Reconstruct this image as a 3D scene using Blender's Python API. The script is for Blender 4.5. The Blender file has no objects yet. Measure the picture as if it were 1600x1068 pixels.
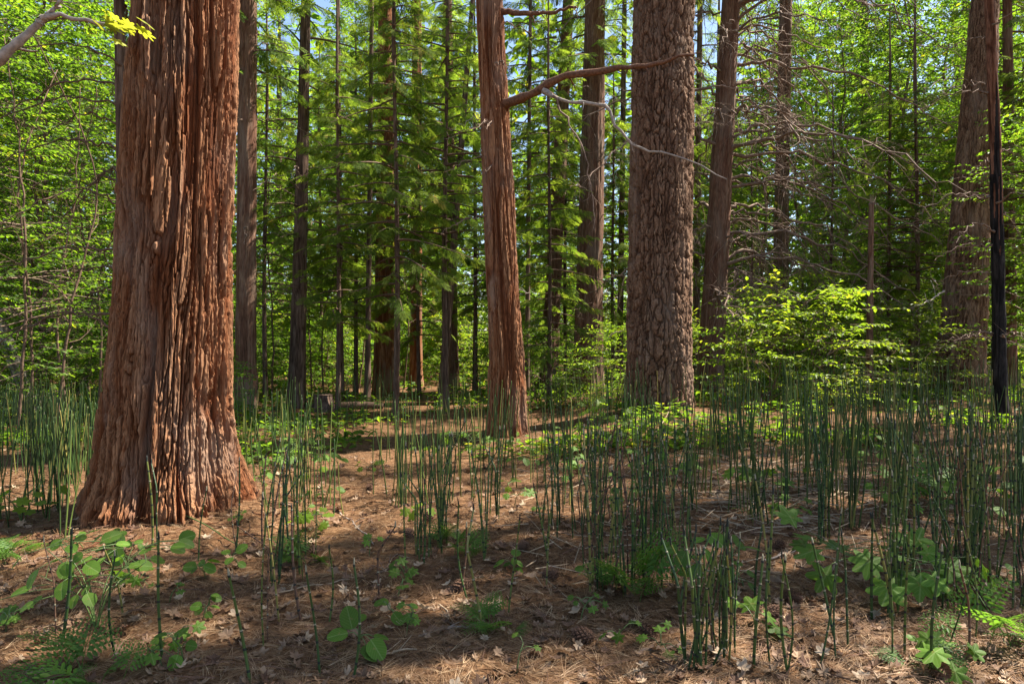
import bpy, math
import numpy as np
from mathutils import Vector

# ------------------------------------------------------------------ camera, sky, sun, exposure
sc = bpy.context.scene
COL = sc.collection
EYE = 1.5
F = 1067.0                      # focal length in pixels of the 1600 px wide photograph
cam_d = bpy.data.cameras.new('camera'); cam = bpy.data.objects.new('camera', cam_d); COL.objects.link(cam)
cam.location = (0, 0, EYE); cam.rotation_euler = (math.radians(90), 0, 0)
cam_d.lens = 24.0; cam_d.sensor_width = 36.0; cam_d.clip_start = 0.05; cam_d.clip_end = 1000
sc.camera = cam
SUN_AZ, SUN_EL = 72.0, 55.0     # degrees clockwise from the view direction, above the horizon
w = bpy.data.worlds.new('World'); sc.world = w; w.use_nodes = True
nt = w.node_tree; bg = nt.nodes['Background']
sky = nt.nodes.new('ShaderNodeTexSky'); sky.sky_type = 'NISHITA'; sky.sun_disc = False
sky.sun_elevation = math.radians(SUN_EL); sky.sun_rotation = math.radians(SUN_AZ)
nt.links.new(sky.outputs[0], bg.inputs[0]); bg.inputs[1].default_value = 0.078
sun_d = bpy.data.lights.new('sun', 'SUN'); sun = bpy.data.objects.new('sun', sun_d); COL.objects.link(sun)
sun_d.energy = 5.0; sun_d.angle = math.radians(0.53); sun_d.color = (1.0, 0.93, 0.82)
a, e = math.radians(SUN_AZ), math.radians(SUN_EL)
sdir = Vector((math.sin(a) * math.cos(e), math.cos(a) * math.cos(e), math.sin(e)))
sun.rotation_euler = sdir.to_track_quat('Z', 'Y').to_euler(); sun.location = (8, 4, 30)
vs = sc.view_settings; vs.view_transform = 'Standard'; vs.look = 'None'; vs.gamma = 1.0; vs.exposure = 1.9
vs.use_curve_mapping = False
sc.render.engine = 'CYCLES'
cy = sc.cycles
cy.max_bounces = 4; cy.diffuse_bounces = 3; cy.glossy_bounces = 1; cy.transmission_bounces = 4
cy.transparent_max_bounces = 4; cy.caustics_reflective = False; cy.caustics_refractive = False
cy.sample_clamp_indirect = 6.0
cy.use_denoising = True
try: cy.denoiser = 'OPENIMAGEDENOISE'
except Exception: pass

RNG = np.random.default_rng(7)
pi = math.pi

# ------------------------------------------------------------------ numeric helpers
def sstep(a, b, x):
    t = np.clip((x - a) / (b - a), 0, 1); return t * t * (3 - 2 * t)

def hash3(i, j, k, s=0):
    n = (i.astype(np.uint32) * np.uint32(374761393) + j.astype(np.uint32) * np.uint32(668265263)
         + k.astype(np.uint32) * np.uint32(2246822519) + np.uint32((s * 3266489917 + 12345) & 0xffffffff))
    n = (n ^ (n >> np.uint32(13))) * np.uint32(1274126177)
    n = (n ^ (n >> np.uint32(15))) * np.uint32(2654435761)
    n = n ^ (n >> np.uint32(16))
    return n.astype(np.float64) / 4294967296.0

def vnoise(x, y, z, s=0):
    x, y, z = np.broadcast_arrays(np.asarray(x, float), np.asarray(y, float), np.asarray(z, float))
    xi, yi, zi = np.floor(x), np.floor(y), np.floor(z)
    fx, fy, fz = x - xi, y - yi, z - zi
    fx = fx * fx * fx * (fx * (fx * 6 - 15) + 10); fy = fy * fy * fy * (fy * (fy * 6 - 15) + 10); fz = fz * fz * fz * (fz * (fz * 6 - 15) + 10)
    xi, yi, zi = xi.astype(np.int64), yi.astype(np.int64), zi.astype(np.int64)
    out = 0
    for dx in (0, 1):
        wx = fx if dx else 1 - fx
        for dy in (0, 1):
            wy = fy if dy else 1 - fy
            for dz in (0, 1):
                wz = fz if dz else 1 - fz
                out = out + wx * wy * wz * hash3(xi + dx, yi + dy, zi + dz, s)
    return out

def fbm(x, y, z, s=0, o=3):
    t, a, n = 0, 1.0, 0
    for k in range(o):
        t = t + a * vnoise(x * 2 ** k, y * 2 ** k, z * 2 ** k, s + k * 17); n += a; a *= 0.5
    return t / n

def norm(v): return v / np.maximum(np.linalg.norm(v, axis=-1, keepdims=True), 1e-9)

# ------------------------------------------------------------------ mesh helpers
def mesh(name, V, faces, mats, midx=None, attrs=None, smooth=False):
    """faces: list of int arrays (N,k)."""
    me = bpy.data.meshes.new(name)
    V = np.asarray(V, np.float32)
    faces = [np.asarray(f, np.int32) for f in faces if len(f)]
    me.vertices.add(len(V)); me.vertices.foreach_set('co', V.ravel())
    loops = np.concatenate([f.ravel() for f in faces])
    tot = np.concatenate([np.full(len(f), f.shape[1], np.int32) for f in faces])
    start = np.concatenate([[0], np.cumsum(tot)[:-1]]).astype(np.int32)
    me.loops.add(len(loops)); me.loops.foreach_set('vertex_index', loops)
    me.polygons.add(len(tot)); me.polygons.foreach_set('loop_start', start); me.polygons.foreach_set('loop_total', tot)
    if midx is not None: me.polygons.foreach_set('material_index', np.asarray(midx, np.int32))
    me.polygons.foreach_set('use_smooth', np.full(len(tot), bool(smooth)))
    for m in (mats if isinstance(mats, (list, tuple)) else [mats]): me.materials.append(m)
    if attrs:
        for k, v in attrs.items():
            at = me.attributes.new(k, 'FLOAT', 'POINT'); at.data.foreach_set('value', np.asarray(v, np.float32))
    me.update(calc_edges=True); me.validate()
    return me

class MB:
    """collects batches (verts, faces, material index, attr value per vertex)"""
    def __init__(s): s.V = []; s.F = {}; s.A = []; s.n = 0
    def add(s, V, faces, mi=0, rnd=None):
        V = np.asarray(V, float).reshape(-1, 3)
        for f in faces:
            f = np.asarray(f)
            s.F.setdefault((f.shape[1], mi), []).append(f + s.n)
        s.V.append(V); s.A.append(np.full(len(V), 0.5) if rnd is None else np.asarray(rnd, float)); s.n += len(V)
    def scatter(s, tv, tfaces, M, L, mi=0, rnd=None):
        """template verts tv (n,3) put at L (m,3) with matrices M (m,3,3) (columns = axes)"""
        m, n = len(L), len(tv)
        if m == 0: return
        V = np.einsum('mij,nj->mni', M, tv) + L[:, None, :]
        off = (np.arange(m) * n)[:, None, None]
        fs = [(np.asarray(f)[None] + off).reshape(-1, np.asarray(f).shape[1]) for f in tfaces]
        r = np.repeat(rnd if rnd is not None else np.random.default_rng(m).random(m), n)
        s.add(V.reshape(-1, 3), fs, mi, r)
    def tube(s, P, R, n=5, mi=0, rnd=0.5, cap=True):
        P = np.asarray(P, float); R = np.asarray(R, float); k = len(P)
        T = norm(np.gradient(P, axis=0))
        ref = np.array([0, 0, 1.0]) if abs(T[:, 2]).mean() < 0.8 else np.array([1.0, 0, 0])
        A = norm(np.cross(T, ref)); B = np.cross(T, A)
        th = np.arange(n) / n * 2 * pi
        V = P[:, None] + R[:, None, None] * (np.cos(th)[None, :, None] * A[:, None] + np.sin(th)[None, :, None] * B[:, None])
        i = np.arange(k - 1)[:, None] * n; j = np.arange(n)[None]; j2 = (j + 1) % n
        q = np.stack([i + j, i + j2, i + n + j2, i + n + j], -1).reshape(-1, 4)
        fs = [q]
        if cap: fs.append((np.arange(n) + (k - 1) * n)[None])
        s.add(V.reshape(-1, 3), fs, mi, np.full(k * n, rnd))
    def build(s, name, mats, smooth=False):
        keys = sorted(s.F); faces = []; midx = []
        for k in keys:
            f = np.concatenate(s.F[k]); faces.append(f); midx.append(np.full(len(f), k[1]))
        return mesh(name, np.concatenate(s.V), faces, mats, np.concatenate(midx), {'rnd': np.concatenate(s.A)}, smooth)

def obj(name, me, parent=None, loc=None, rot=None, scale=None):
    o = bpy.data.objects.new(name, me); COL.objects.link(o)
    if parent: o.parent = parent
    if loc is not None: o.location = tuple(loc)
    if rot is not None: o.rotation_euler = tuple(rot)
    if scale is not None: o.scale = (scale,) * 3 if np.isscalar(scale) else tuple(scale)
    return o

def tag(o, label, cat=None, group=None, kind=None):
    o['label'] = label
    if cat: o['category'] = cat
    if group: o['group'] = group
    if kind: o['kind'] = kind
    return o

def thing(name, label, cat, loc, rz=0, group=None, scale=None):
    return tag(obj(name, None, None, loc, (0, 0, rz), scale), label, cat, group)

# ------------------------------------------------------------------ materials
def mat(name):
    m = bpy.data.materials.new(name); m.use_nodes = True
    t = m.node_tree; t.nodes.clear()
    out = t.nodes.new('ShaderNodeOutputMaterial')
    return m, t, out
def N(t, typ, **kw):
    n = t.nodes.new(typ)
    for k, v in kw.items(): setattr(n, k, v)
    return n
def ramp(t, stops, fac):
    r = N(t, 'ShaderNodeValToRGB'); el = r.color_ramp.elements
    while len(el) < len(stops): el.new(0.5)
    for x, (p, c) in zip(el, stops): x.position = p; x.color = (*c, 1)
    t.links.new(fac, r.inputs[0]); return r.outputs[0]
def noise_tex(t, scale, detail=4, rough=0.55, vec=None, mapscale=None, kind='Object'):
    n = N(t, 'ShaderNodeTexNoise'); n.inputs['Scale'].default_value = scale
    n.inputs['Detail'].default_value = detail; n.inputs['Roughness'].default_value = rough
    tc = N(t, 'ShaderNodeTexCoord'); v = tc.outputs[kind]
    if mapscale:
        mp = N(t, 'ShaderNodeMapping'); mp.inputs['Scale'].default_value = mapscale; t.links.new(v, mp.inputs[0]); v = mp.outputs[0]
    t.links.new(v, n.inputs['Vector']); return n.outputs[0]
def mixc(t, a, b, f, blend='MIX'):
    m = N(t, 'ShaderNodeMix', data_type='RGBA', blend_type=blend)
    for s, v in ((m.inputs[6], a), (m.inputs[7], b), (m.inputs[0], f)):
        if isinstance(v, bpy.types.NodeSocket): t.links.new(v, s)
        elif isinstance(v, (int, float)): s.default_value = v
        else: s.default_value = (*v, 1)
    return m.outputs[2]
def attr(t, name): return N(t, 'ShaderNodeAttribute', attribute_name=name).outputs['Fac']
def bump(t, h, strength, dist):
    b = N(t, 'ShaderNodeBump'); b.inputs['Strength'].default_value = strength; b.inputs['Distance'].default_value = dist
    t.links.new(h, b.inputs['Height']); return b.outputs[0]
def principled(t, out, col, rough=0.85, nrm=None, spec=0.3):
    p = N(t, 'ShaderNodeBsdfPrincipled'); p.inputs['Roughness'].default_value = rough
    p.inputs['Specular IOR Level'].default_value = spec
    if isinstance(col, bpy.types.NodeSocket): t.links.new(col, p.inputs['Base Color'])
    else: p.inputs['Base Color'].default_value = (*col, 1)
    if nrm is not None: t.links.new(nrm, p.inputs['Normal'])
    t.links.new(p.outputs[0], out.inputs[0]); return p

def leaf_mat(name, stops, trans, tf=0.45, rough=0.45, spec=0.35, obj_var=0.25, veins=False):
    m, t, out = mat(name)
    c = ramp(t, stops, attr(t, 'rnd'))
    if veins:
        tc = N(t, 'ShaderNodeTexCoord'); sx = N(t, 'ShaderNodeSeparateXYZ'); t.links.new(tc.outputs['Object'], sx.inputs[0])
        ab = N(t, 'ShaderNodeMath', operation='ABSOLUTE'); t.links.new(sx.outputs[1], ab.inputs[0])
        su = N(t, 'ShaderNodeMath', operation='SUBTRACT'); t.links.new(sx.outputs[0], su.inputs[0]); t.links.new(ab.outputs[0], su.inputs[1])
        mu = N(t, 'ShaderNodeMath', operation='MULTIPLY'); t.links.new(su.outputs[0], mu.inputs[0]); mu.inputs[1].default_value = 7.0
        fr = N(t, 'ShaderNodeMath', operation='FRACT'); t.links.new(mu.outputs[0], fr.inputs[0])
        v1 = ramp(t, [(0.0, (1, 1, 1)), (0.10, (0, 0, 0)), (0.9, (0, 0, 0)), (1.0, (1, 1, 1))], fr.outputs[0])
        v2 = ramp(t, [(0.0, (1, 1, 1)), (0.035, (0, 0, 0))], ab.outputs[0])
        c = mixc(t, c, (0.17, 0.24, 0.07), mixc(t, mixc(t, v1, (.5, .5, .5), 1.0, 'MULTIPLY'), v2, 1.0, 'ADD'))
        bl = noise_tex(t, 3.5, 4, .7); c = mixc(t, c, (0.20, 0.17, 0.05), ramp(t, [(.60, (0, 0, 0)), (.72, (1, 1, 1))], bl))
    if obj_var:
        oi = N(t, 'ShaderNodeObjectInfo'); hsv = N(t, 'ShaderNodeHueSaturation')
        mr = N(t, 'ShaderNodeMapRange'); mr.inputs[3].default_value = 1 - obj_var; mr.inputs[4].default_value = 1 + obj_var
        t.links.new(oi.outputs['Random'], mr.inputs[0]); t.links.new(mr.outputs[0], hsv.inputs['Value']); t.links.new(c, hsv.inputs['Color']); c = hsv.outputs[0]
    p = principled(t, out, c, rough, None, spec)
    tr = N(t, 'ShaderNodeBsdfTranslucent')
    tc = mixc(t, c, trans, 1.0, 'MULTIPLY'); t.links.new(tc, tr.inputs[0])
    mx = N(t, 'ShaderNodeMixShader'); mx.inputs[0].default_value = tf
    t.links.new(p.outputs[0], mx.inputs[1]); t.links.new(tr.outputs[0], mx.inputs[2]); t.links.new(mx.outputs[0], out.inputs[0])
    return m

def bark_mat(name, deep, mid, top, fine=(60, 60, 4), bstr=0.5, dist=0.01, patch=None):
    m, t, out = mat(name)
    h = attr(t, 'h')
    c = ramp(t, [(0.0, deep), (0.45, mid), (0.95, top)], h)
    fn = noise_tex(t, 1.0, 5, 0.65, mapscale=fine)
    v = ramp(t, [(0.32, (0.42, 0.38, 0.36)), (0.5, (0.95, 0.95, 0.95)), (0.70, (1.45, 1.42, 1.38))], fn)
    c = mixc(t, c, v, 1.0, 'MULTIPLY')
    big = noise_tex(t, 1.0, 3, 0.6, mapscale=(3.0, 3.0, 0.9))
    if patch:
        pf = ramp(t, [(0.5, (0, 0, 0)), (0.68, (1, 1, 1))], big)
        c = mixc(t, c, mixc(t, c, patch, 0.65), pf)
    else:
        c = mixc(t, c, ramp(t, [(0.35, (0.8, 0.8, 0.8)), (0.65, (1.15, 1.12, 1.1))], big), 1.0, 'MULTIPLY')
    principled(t, out, c, 0.9, bump(t, fn, bstr, dist), 0.15)
    return m

M = {}
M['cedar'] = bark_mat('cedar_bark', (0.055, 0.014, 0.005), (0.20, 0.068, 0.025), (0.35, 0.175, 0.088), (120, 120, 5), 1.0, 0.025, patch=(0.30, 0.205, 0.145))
M['cedar_dark'] = bark_mat('dull_cedar_bark', (0.07, 0.032, 0.020), (0.14, 0.07, 0.043), (0.20, 0.125, 0.085), (60, 60, 5), 0.6, 0.01, patch=(0.20, 0.15, 0.11))
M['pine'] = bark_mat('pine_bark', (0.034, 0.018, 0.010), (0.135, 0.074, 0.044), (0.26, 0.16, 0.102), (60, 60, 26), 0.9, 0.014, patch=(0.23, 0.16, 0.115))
M['far_bark'] = bark_mat('far_trunk_bark', (0.05, 0.032, 0.022), (0.11, 0.07, 0.05), (0.17, 0.12, 0.09), (30, 30, 4), 0.5, 0.02)
M['burnt'] = bark_mat('burnt_bark', (0.006, 0.005, 0.005), (0.014, 0.012, 0.011), (0.035, 0.03, 0.028), (50, 50, 10), 0.7, 0.01)
M['burnt_top'] = bark_mat('scorched_red_bark', (0.05, 0.02, 0.012), (0.13, 0.055, 0.03), (0.22, 0.11, 0.07), (60, 60, 8), 0.6, 0.01)
M['hardwood'] = bark_mat('mottled_grey_bark', (0.08, 0.07, 0.055), (0.18, 0.16, 0.13), (0.32, 0.29, 0.25), (14, 14, 8), 0.4, 0.01)

def wood_mat(name, c0, c1):
    m, t, out = mat(name)
    n = noise_tex(t, 30, 4, 0.6)
    principled(t, out, mixc(t, ramp(t, [(0.3, c0), (0.7, c1)], n), (1, 1, 1), 0.0), 0.85, bump(t, n, 0.4, 0.004), 0.2)
    return m
M['twig'] = wood_mat('dead_twig_wood', (0.10, 0.068, 0.05), (0.28, 0.195, 0.145))
M['limb'] = wood_mat('limb_bark', (0.07, 0.045, 0.03), (0.17, 0.105, 0.07))
M['red_limb'] = wood_mat('red_limb_bark', (0.075, 0.035, 0.02), (0.22, 0.115, 0.07))
M['grey_limb'] = wood_mat('grey_limb_bark', (0.17, 0.14, 0.115), (0.40, 0.34, 0.29))
M['straw'] = wood_mat('dry_straw', (0.20, 0.14, 0.085), (0.40, 0.31, 0.21))
M['cone'] = wood_mat('cone_scale', (0.05, 0.028, 0.018), (0.17, 0.09, 0.055))

M['cedar_leaf'] = leaf_mat('cedar_spray', [(0, (0.055, 0.10, 0.020)), (0.5, (0.105, 0.165, 0.030)), (0.85, (0.16, 0.21, 0.040)), (1, (0.26, 0.22, 0.06))], (2.2, 2.1, 0.85), 0.52, .7, .06)
M['pine_needle'] = leaf_mat('pine_needle', [(0, (0.03, 0.07, 0.03)), (0.6, (0.06, 0.11, 0.05)), (1, (0.12, 0.16, 0.06))], (1.4, 1.5, 0.8), 0.3)
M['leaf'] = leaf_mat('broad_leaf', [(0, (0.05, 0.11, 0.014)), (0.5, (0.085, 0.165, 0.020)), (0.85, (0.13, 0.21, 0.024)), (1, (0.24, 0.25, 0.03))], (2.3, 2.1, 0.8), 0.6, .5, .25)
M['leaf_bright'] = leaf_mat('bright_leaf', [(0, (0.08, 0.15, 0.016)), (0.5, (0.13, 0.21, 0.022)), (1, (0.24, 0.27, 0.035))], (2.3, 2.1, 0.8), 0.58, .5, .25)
M['plant'] = leaf_mat('ground_leaf', [(0, (0.055, 0.115, 0.014)), (0.5, (0.085, 0.165, 0.020)), (1, (0.14, 0.21, 0.028))], (1.9, 1.9, 0.9), 0.45, 0.55, 0.2, 0.35, True)
M['fern'] = leaf_mat('fern_green', [(0, (0.05, 0.11, 0.016)), (0.5, (0.075, 0.155, 0.022)), (1, (0.12, 0.19, 0.03))], (1.8, 1.8, 0.9), 0.45, 0.55, 0.3, 0.25)
M['yellow_leaf'] = leaf_mat('yellow_oak_leaf', [(0, (0.20, 0.26, 0.03)), (1, (0.34, 0.34, 0.05))], (1.6, 1.5, 0.7), 0.5)  # yellow-green leaf colour of the oak sprig
M['dry_leaf'] = leaf_mat('dry_leaf', [(0, (0.10, 0.05, 0.028)), (0.4, (0.17, 0.095, 0.055)), (0.8, (0.27, 0.175, 0.105)), (1, (0.40, 0.30, 0.20))], (1, 0.9, 0.7), 0.15, 0.7, 0.3, 0.3)
M['needle_litter'] = leaf_mat('fallen_needles', [(0, (0.055, 0.024, 0.011)), (0.5, (0.17, 0.088, 0.040)), (0.9, (0.33, 0.21, 0.115)), (1, (0.46, 0.33, 0.20))], (1, 1, 1), 0.05, 0.6, 0.4, 0)
M['stem_green'] = leaf_mat('green_stalk', [(0, (0.06, 0.11, 0.03)), (1, (0.10, 0.14, 0.04))], (1, 1, 1), 0.05)

def horsetail_mats():
    m, t, out = mat('horsetail_green')
    oi = N(t, 'ShaderNodeObjectInfo')
    a = N(t, 'ShaderNodeMath', operation='ADD'); t.links.new(attr(t, 'rnd'), a.inputs[0]); t.links.new(oi.outputs['Random'], a.inputs[1])
    fr = N(t, 'ShaderNodeMath', operation='FRACT'); t.links.new(a.outputs[0], fr.inputs[0])
    c = ramp(t, [(0, (0.022, 0.050, 0.014)), (0.5, (0.042, 0.082, 0.020)), (0.8, (0.085, 0.115, 0.026)), (1, (0.20, 0.17, 0.05))], fr.outputs[0])
    n = noise_tex(t, 6, 3); c = mixc(t, c, ramp(t, [(0.3, (0.75, 0.75, 0.75)), (0.7, (1.25, 1.2, 1.05))], n), 1.0, 'MULTIPLY')
    principled(t, out, c, 0.5, None, 0.3)
    m2, t2, o2 = mat('horsetail_dark_band'); principled(t2, o2, (0.012, 0.016, 0.012), 0.7)
    m3, t3, o3 = mat('horsetail_pale_sheath'); principled(t3, o3, (0.22, 0.20, 0.13), 0.7)
    return [m, m2, m3]
HT = horsetail_mats()

def ground_mat():
    m, t, out = mat('needle_duff')
    n1 = noise_tex(t, 1.1, 5, 0.6); n2 = noise_tex(t, 38, 6, 0.7); n3 = noise_tex(t, 9, 5, 0.65)
    c = ramp(t, [(0.25, (0.042, 0.022, 0.012)), (0.5, (0.125, 0.068, 0.034)), (0.72, (0.28, 0.18, 0.10))], n2)
    c = mixc(t, c, ramp(t, [(0.35, (0.62, 0.58, 0.55)), (0.6, (1.1, 1.05, 1.0))], n3), 0.85, 'MULTIPLY')
    c = mixc(t, c, ramp(t, [(0.4, (0.8, 0.78, 0.75)), (0.65, (1.15, 1.12, 1.1))], n1), 1.0, 'MULTIPLY')
    principled(t, out, c, 0.95, bump(t, n2, 0.8, 0.02), 0.1)
    return m
M['ground'] = ground_mat()

# ------------------------------------------------------------------ the ground
def gz(x, y):
    x = np.asarray(x, float); y = np.asarray(y, float)
    h = 0.27 * sstep(-1.0, 3.5, x) * sstep(5.0, 11.0, y)
    h = h + 0.10 * np.exp(-((x - 3.2) / 1.3) ** 2 - ((y - 7.2) / 1.6) ** 2)
    h = h + 0.10 * (fbm(x * 0.35 + 7, y * 0.35, 0.5, 3, 2) - 0.5) * sstep(2, 5, y)
    h = h + 0.012 * np.maximum(y - 22, 0) + 0.14 * (vnoise(x * .12, y * .12, 1.5, 9) - .5) * sstep(12, 25, y)
    h = h + 0.16 * np.exp(-((x + 3.0) / 0.9) ** 2 - ((y - 5.9) / 0.9) ** 2)
    for mx, my, mh, mr in ((-.05, 10.3, .10, .55), (2.58, 12.0, .14, .95), (9.8, 15, .12, .9)):
        h = h + mh * np.exp(-((x - mx) ** 2 + (y - my) ** 2) / mr ** 2)
    return h

def gfull(x, y):
    near = 1 - sstep(9, 16, y)
    return gz(x, y) + near * (0.07 * (fbm(x * 3.5, y * 3.5, 0, 21, 3) - .5) + 0.045 * (fbm(x * 13, y * 13, 0, 31, 2) - .5))

def at(u, v):
    """ground point under a pixel of the 1600 x 1068 photograph"""
    dx, dz = (u - 800) / F, (534 - v) / F
    lo, hi = 0.5, 120.0
    for y in np.geomspace(1.0, 110, 300):
        if EYE + dz * y <= float(gz(dx * y, y)): hi = y; break
        lo = y
    for _ in range(24):
        m_ = 0.5 * (lo + hi)
        if EYE + dz * m_ <= float(gz(dx * m_, m_)): hi = m_
        else: lo = m_
    return np.array([dx * hi, hi, float(gz(dx * hi, hi))])

def P(u, v, d):
    """point on the pixel's ray at depth d (depth comes from the trunk it grows on)"""
    return np.array([(u - 800) / F * d, d, EYE + (534 - v) / F * d])

def axis(fine0, fine1, step, end0, end1, g=1.09):
    c = list(np.arange(fine0, fine1, step)); s = step
    while c[-1] < end1: s *= g; c.append(c[-1] + s)
    s = step
    while c[0] > end0: s *= g; c.insert(0, c[0] - s)
    return np.array(c)
def build_ground():
    X = axis(-4.0, 4.0, 0.045, -160, 160); Y = axis(2.2, 6.5, 0.04, -60, 220, 1.045)
    gx, gy = np.meshgrid(X, Y)
    z = gfull(gx, gy)
    n, k = gx.shape
    V = np.stack([gx, gy, z], -1).reshape(-1, 3)
    i = (np.arange(n - 1)[:, None] * k + np.arange(k - 1)[None]).reshape(-1)
    q = np.stack([i, i + 1, i + k + 1, i + k], -1)
    o = obj('forest_floor', mesh('forest_floor', V, [q], M['ground'], smooth=True))
    tag(o, 'brown forest floor covered in dry pine needles and litter', None, None, 'structure')
build_ground()

# ------------------------------------------------------------------ trunks
def voronoi(u, z, nu, s=0):
    ui, zi = np.floor(u), np.floor(z)
    d1 = np.full(u.shape, 9.0); d2 = d1.copy(); cid = np.zeros(u.shape)
    for du in (-1, 0, 1):
        for dz in (-1, 0, 1):
            cu, cz = (ui + du).astype(np.int64), (zi + dz).astype(np.int64)
            cw = np.mod(cu, nu)
            ju = hash3(cw, cz, np.zeros_like(cw), s); jz = hash3(cw, cz, np.ones_like(cw), s)
            d = np.maximum(np.abs(u - cu - ju) , 0.0) ** 2 + np.abs(z - cz - jz) ** 2
            d = np.sqrt(d)
            h = hash3(cw, cz, np.full_like(cw, 2), s)
            near = d < d1
            d2 = np.where(near, d1, np.minimum(d2, d)); cid = np.where(near, h, cid); d1 = np.where(near, d, d1)
    return d1, d2 - d1, cid

def bark_height(kind, th, z, R, seed):
    """0..1 relief plus its depth in metres; wraps round the trunk without a seam"""
    wob = 0.35 * (vnoise(np.cos(th) * 2, np.sin(th) * 2, z * 0.9, seed + 5) - .5) / max(R, .15) * .3
    t2 = th + wob
    x, y = np.cos(t2) * R, np.sin(t2) * R
    if kind == 'cedar':
        sc_ = 1.0 if R > .2 else .75
        nu = max(8, int(round(2 * pi * R / (.046 * sc_))))
        du = (vnoise(x / .16, y / .16, z / .6, seed + 9) - .5) * 1.1 + (vnoise(x / .05, y / .05, z / .22, seed + 10) - .5) * .35 + (vnoise(x / .02, y / .02, z / .05, seed + 14) - .5) * .22
        d1, e, cid = voronoi(t2 / (2 * pi) * nu + du, z / (1.0 * sc_) + (vnoise(x / .03, y / .03, z / .08, seed + 12) - .5) * .4, nu, seed)
        nu2 = int(nu * 2.3)
        d3, e2, cid2 = voronoi(t2 / (2 * pi) * nu2 + du * 1.6, z / (.42 * sc_) + (vnoise(x / .02, y / .02, z / .05, seed + 13) - .5) * .5, nu2, seed + 50)
        n3 = vnoise(x / .009, y / .009, z / .10, seed + 2); n4 = vnoise(x / .02, y / .02, z / .03, seed + 3)
        edge = np.clip(e / .20, 0, 1) ** .5; lift = .15 + .85 * cid
        h = edge * (.14 + .46 * lift) + .26 * np.clip(e2 / .3, 0, 1) * (.3 + .7 * cid2) * (.4 + .6 * edge) + .20 * n3 + .10 * n4
        fur = sstep(.0, .30, np.abs(2 * vnoise(x / .085, y / .085, z / 1.5, seed + 60) - 1))
        return np.clip((h + .06) * (.35 + .68 * fur), 0, 1)
    if kind == 'pine':
        nu = max(6, int(round(2 * pi * R / 0.085)))
        wn = (vnoise(x * 9, y * 9, z * 5, seed + 2) - .5) * 1.1 + (vnoise(x * 32, y * 32, z * 20, seed + 21) - .5) * .45
        uu = t2 / (2 * pi) * nu + wn
        zz = z / 0.29 + (vnoise(x * 9, y * 9, z * 4, seed + 4) - .5) * .9 + (vnoise(x * 40, y * 40, z * 24, seed + 22) - .5) * .3
        d1, e, cid = voronoi(uu, zz, nu, seed)
        nu2 = nu * 2
        d3, e2, cid2 = voronoi(uu * 2 + .3, zz * 2.3, nu2, seed + 30)
        cw = .10 + .22 * vnoise(x * 7, y * 7, z * 5, seed + 8)
        plate = sstep(0.0, 1.0, np.clip(e / cw, 0, 1))
        flake = vnoise(x / .016, y / .016, z / .022, seed + 6)
        fl2 = sstep(0, .16, e2) * (.4 + .6 * cid2)
        fur = sstep(.0, .26, np.abs(2 * vnoise(x / .10, y / .10, z / .55, seed + 60) - 1))
        return np.clip((plate * (0.32 + 0.30 * cid + 0.24 * fl2) + .06 * fl2 + 0.14 * flake) * (.55 + .48 * fur), 0, 1)
    n1 = vnoise(x / .05, y / .05, z / .4, seed); n2 = vnoise(x / .02, y / .02, z / .12, seed + 1)
    return np.clip(0.65 * sstep(0, .5, np.abs(2 * n1 - 1)) + 0.35 * n2, 0, 1)

def trunk_mesh(r0, r_slope, zvis, H, kind, mats, nth, nz, depth, seed, lean=(0, 0), flare=0.25, flare_h=0.5, but=0.0, face=-pi / 2, sweep=0.0, burnt=None):
    """r0: radius above the flare, r_slope: radius lost per metre in view, H: whole height"""
    t = (np.arange(nth) + 0.5) / nth * 2 * pi - pi
    th1 = face + t - 0.55 * np.sin(t) * (1 if nth > 120 else 0)     # more columns on the side seen
    z1 = np.concatenate([np.linspace(-0.3, zvis, nz), zvis + (H - zvis) * np.linspace(0.03, 1, 22)])
    th, z = np.meshgrid(th1, z1)
    zc = np.maximum(z, 0)
    r = np.where(zc < zvis, r0 - r_slope * zc, (r0 - r_slope * zvis) * (1 - np.clip((zc - zvis) / (H - zvis), 0, 1)) + 0.015)
    fl = flare * np.exp(-zc / flare_h) + 0.25 * flare * np.exp(-zc / (flare_h * 3))
    lob = 1 + but * (np.cos(3 * th + seed) * .5 + np.cos(5 * th + 2.1 * seed) * .6 + np.cos(8 * th + seed * .7) * .35)
    r = r * (1 + fl * lob)
    r = r * (1 + 0.05 * (vnoise(np.cos(th) * 1.3, np.sin(th) * 1.3, z * 1.1, seed + 40) - .5) * 2)
    h = bark_height(kind, th, z, r0, seed)
    r = r + depth * (h - 0.6) * np.clip(r / r0, .3, 1.3)
    cx = lean[0] * zc + sweep * np.sin(zc * 0.45); cyy = lean[1] * zc
    V = np.stack([cx + r * np.cos(th), cyy + r * np.sin(th), z], -1).reshape(-1, 3)
    n, k = th.shape
    i = (np.arange(n - 1)[:, None] * k); j = np.arange(k)[None]; j2 = (j + 1) % k
    q = np.stack([i + j, i + j2, i + k + j2, i + k + j], -1).reshape(-1, 4)
    midx = None
    if burnt is not None:
        fz = V[q[:, 0], 2] + 3.2 * (vnoise(V[q[:, 0], 0] * 40, V[q[:, 0], 1] * 40, V[q[:, 0], 2] * 1.2, 3) - .5)
        midx = (fz > burnt).astype(int)
    return mesh('trunk', V, [q], mats, midx, {'h': h.ravel()}, kind != 'cedar' or nth < 150)

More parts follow.
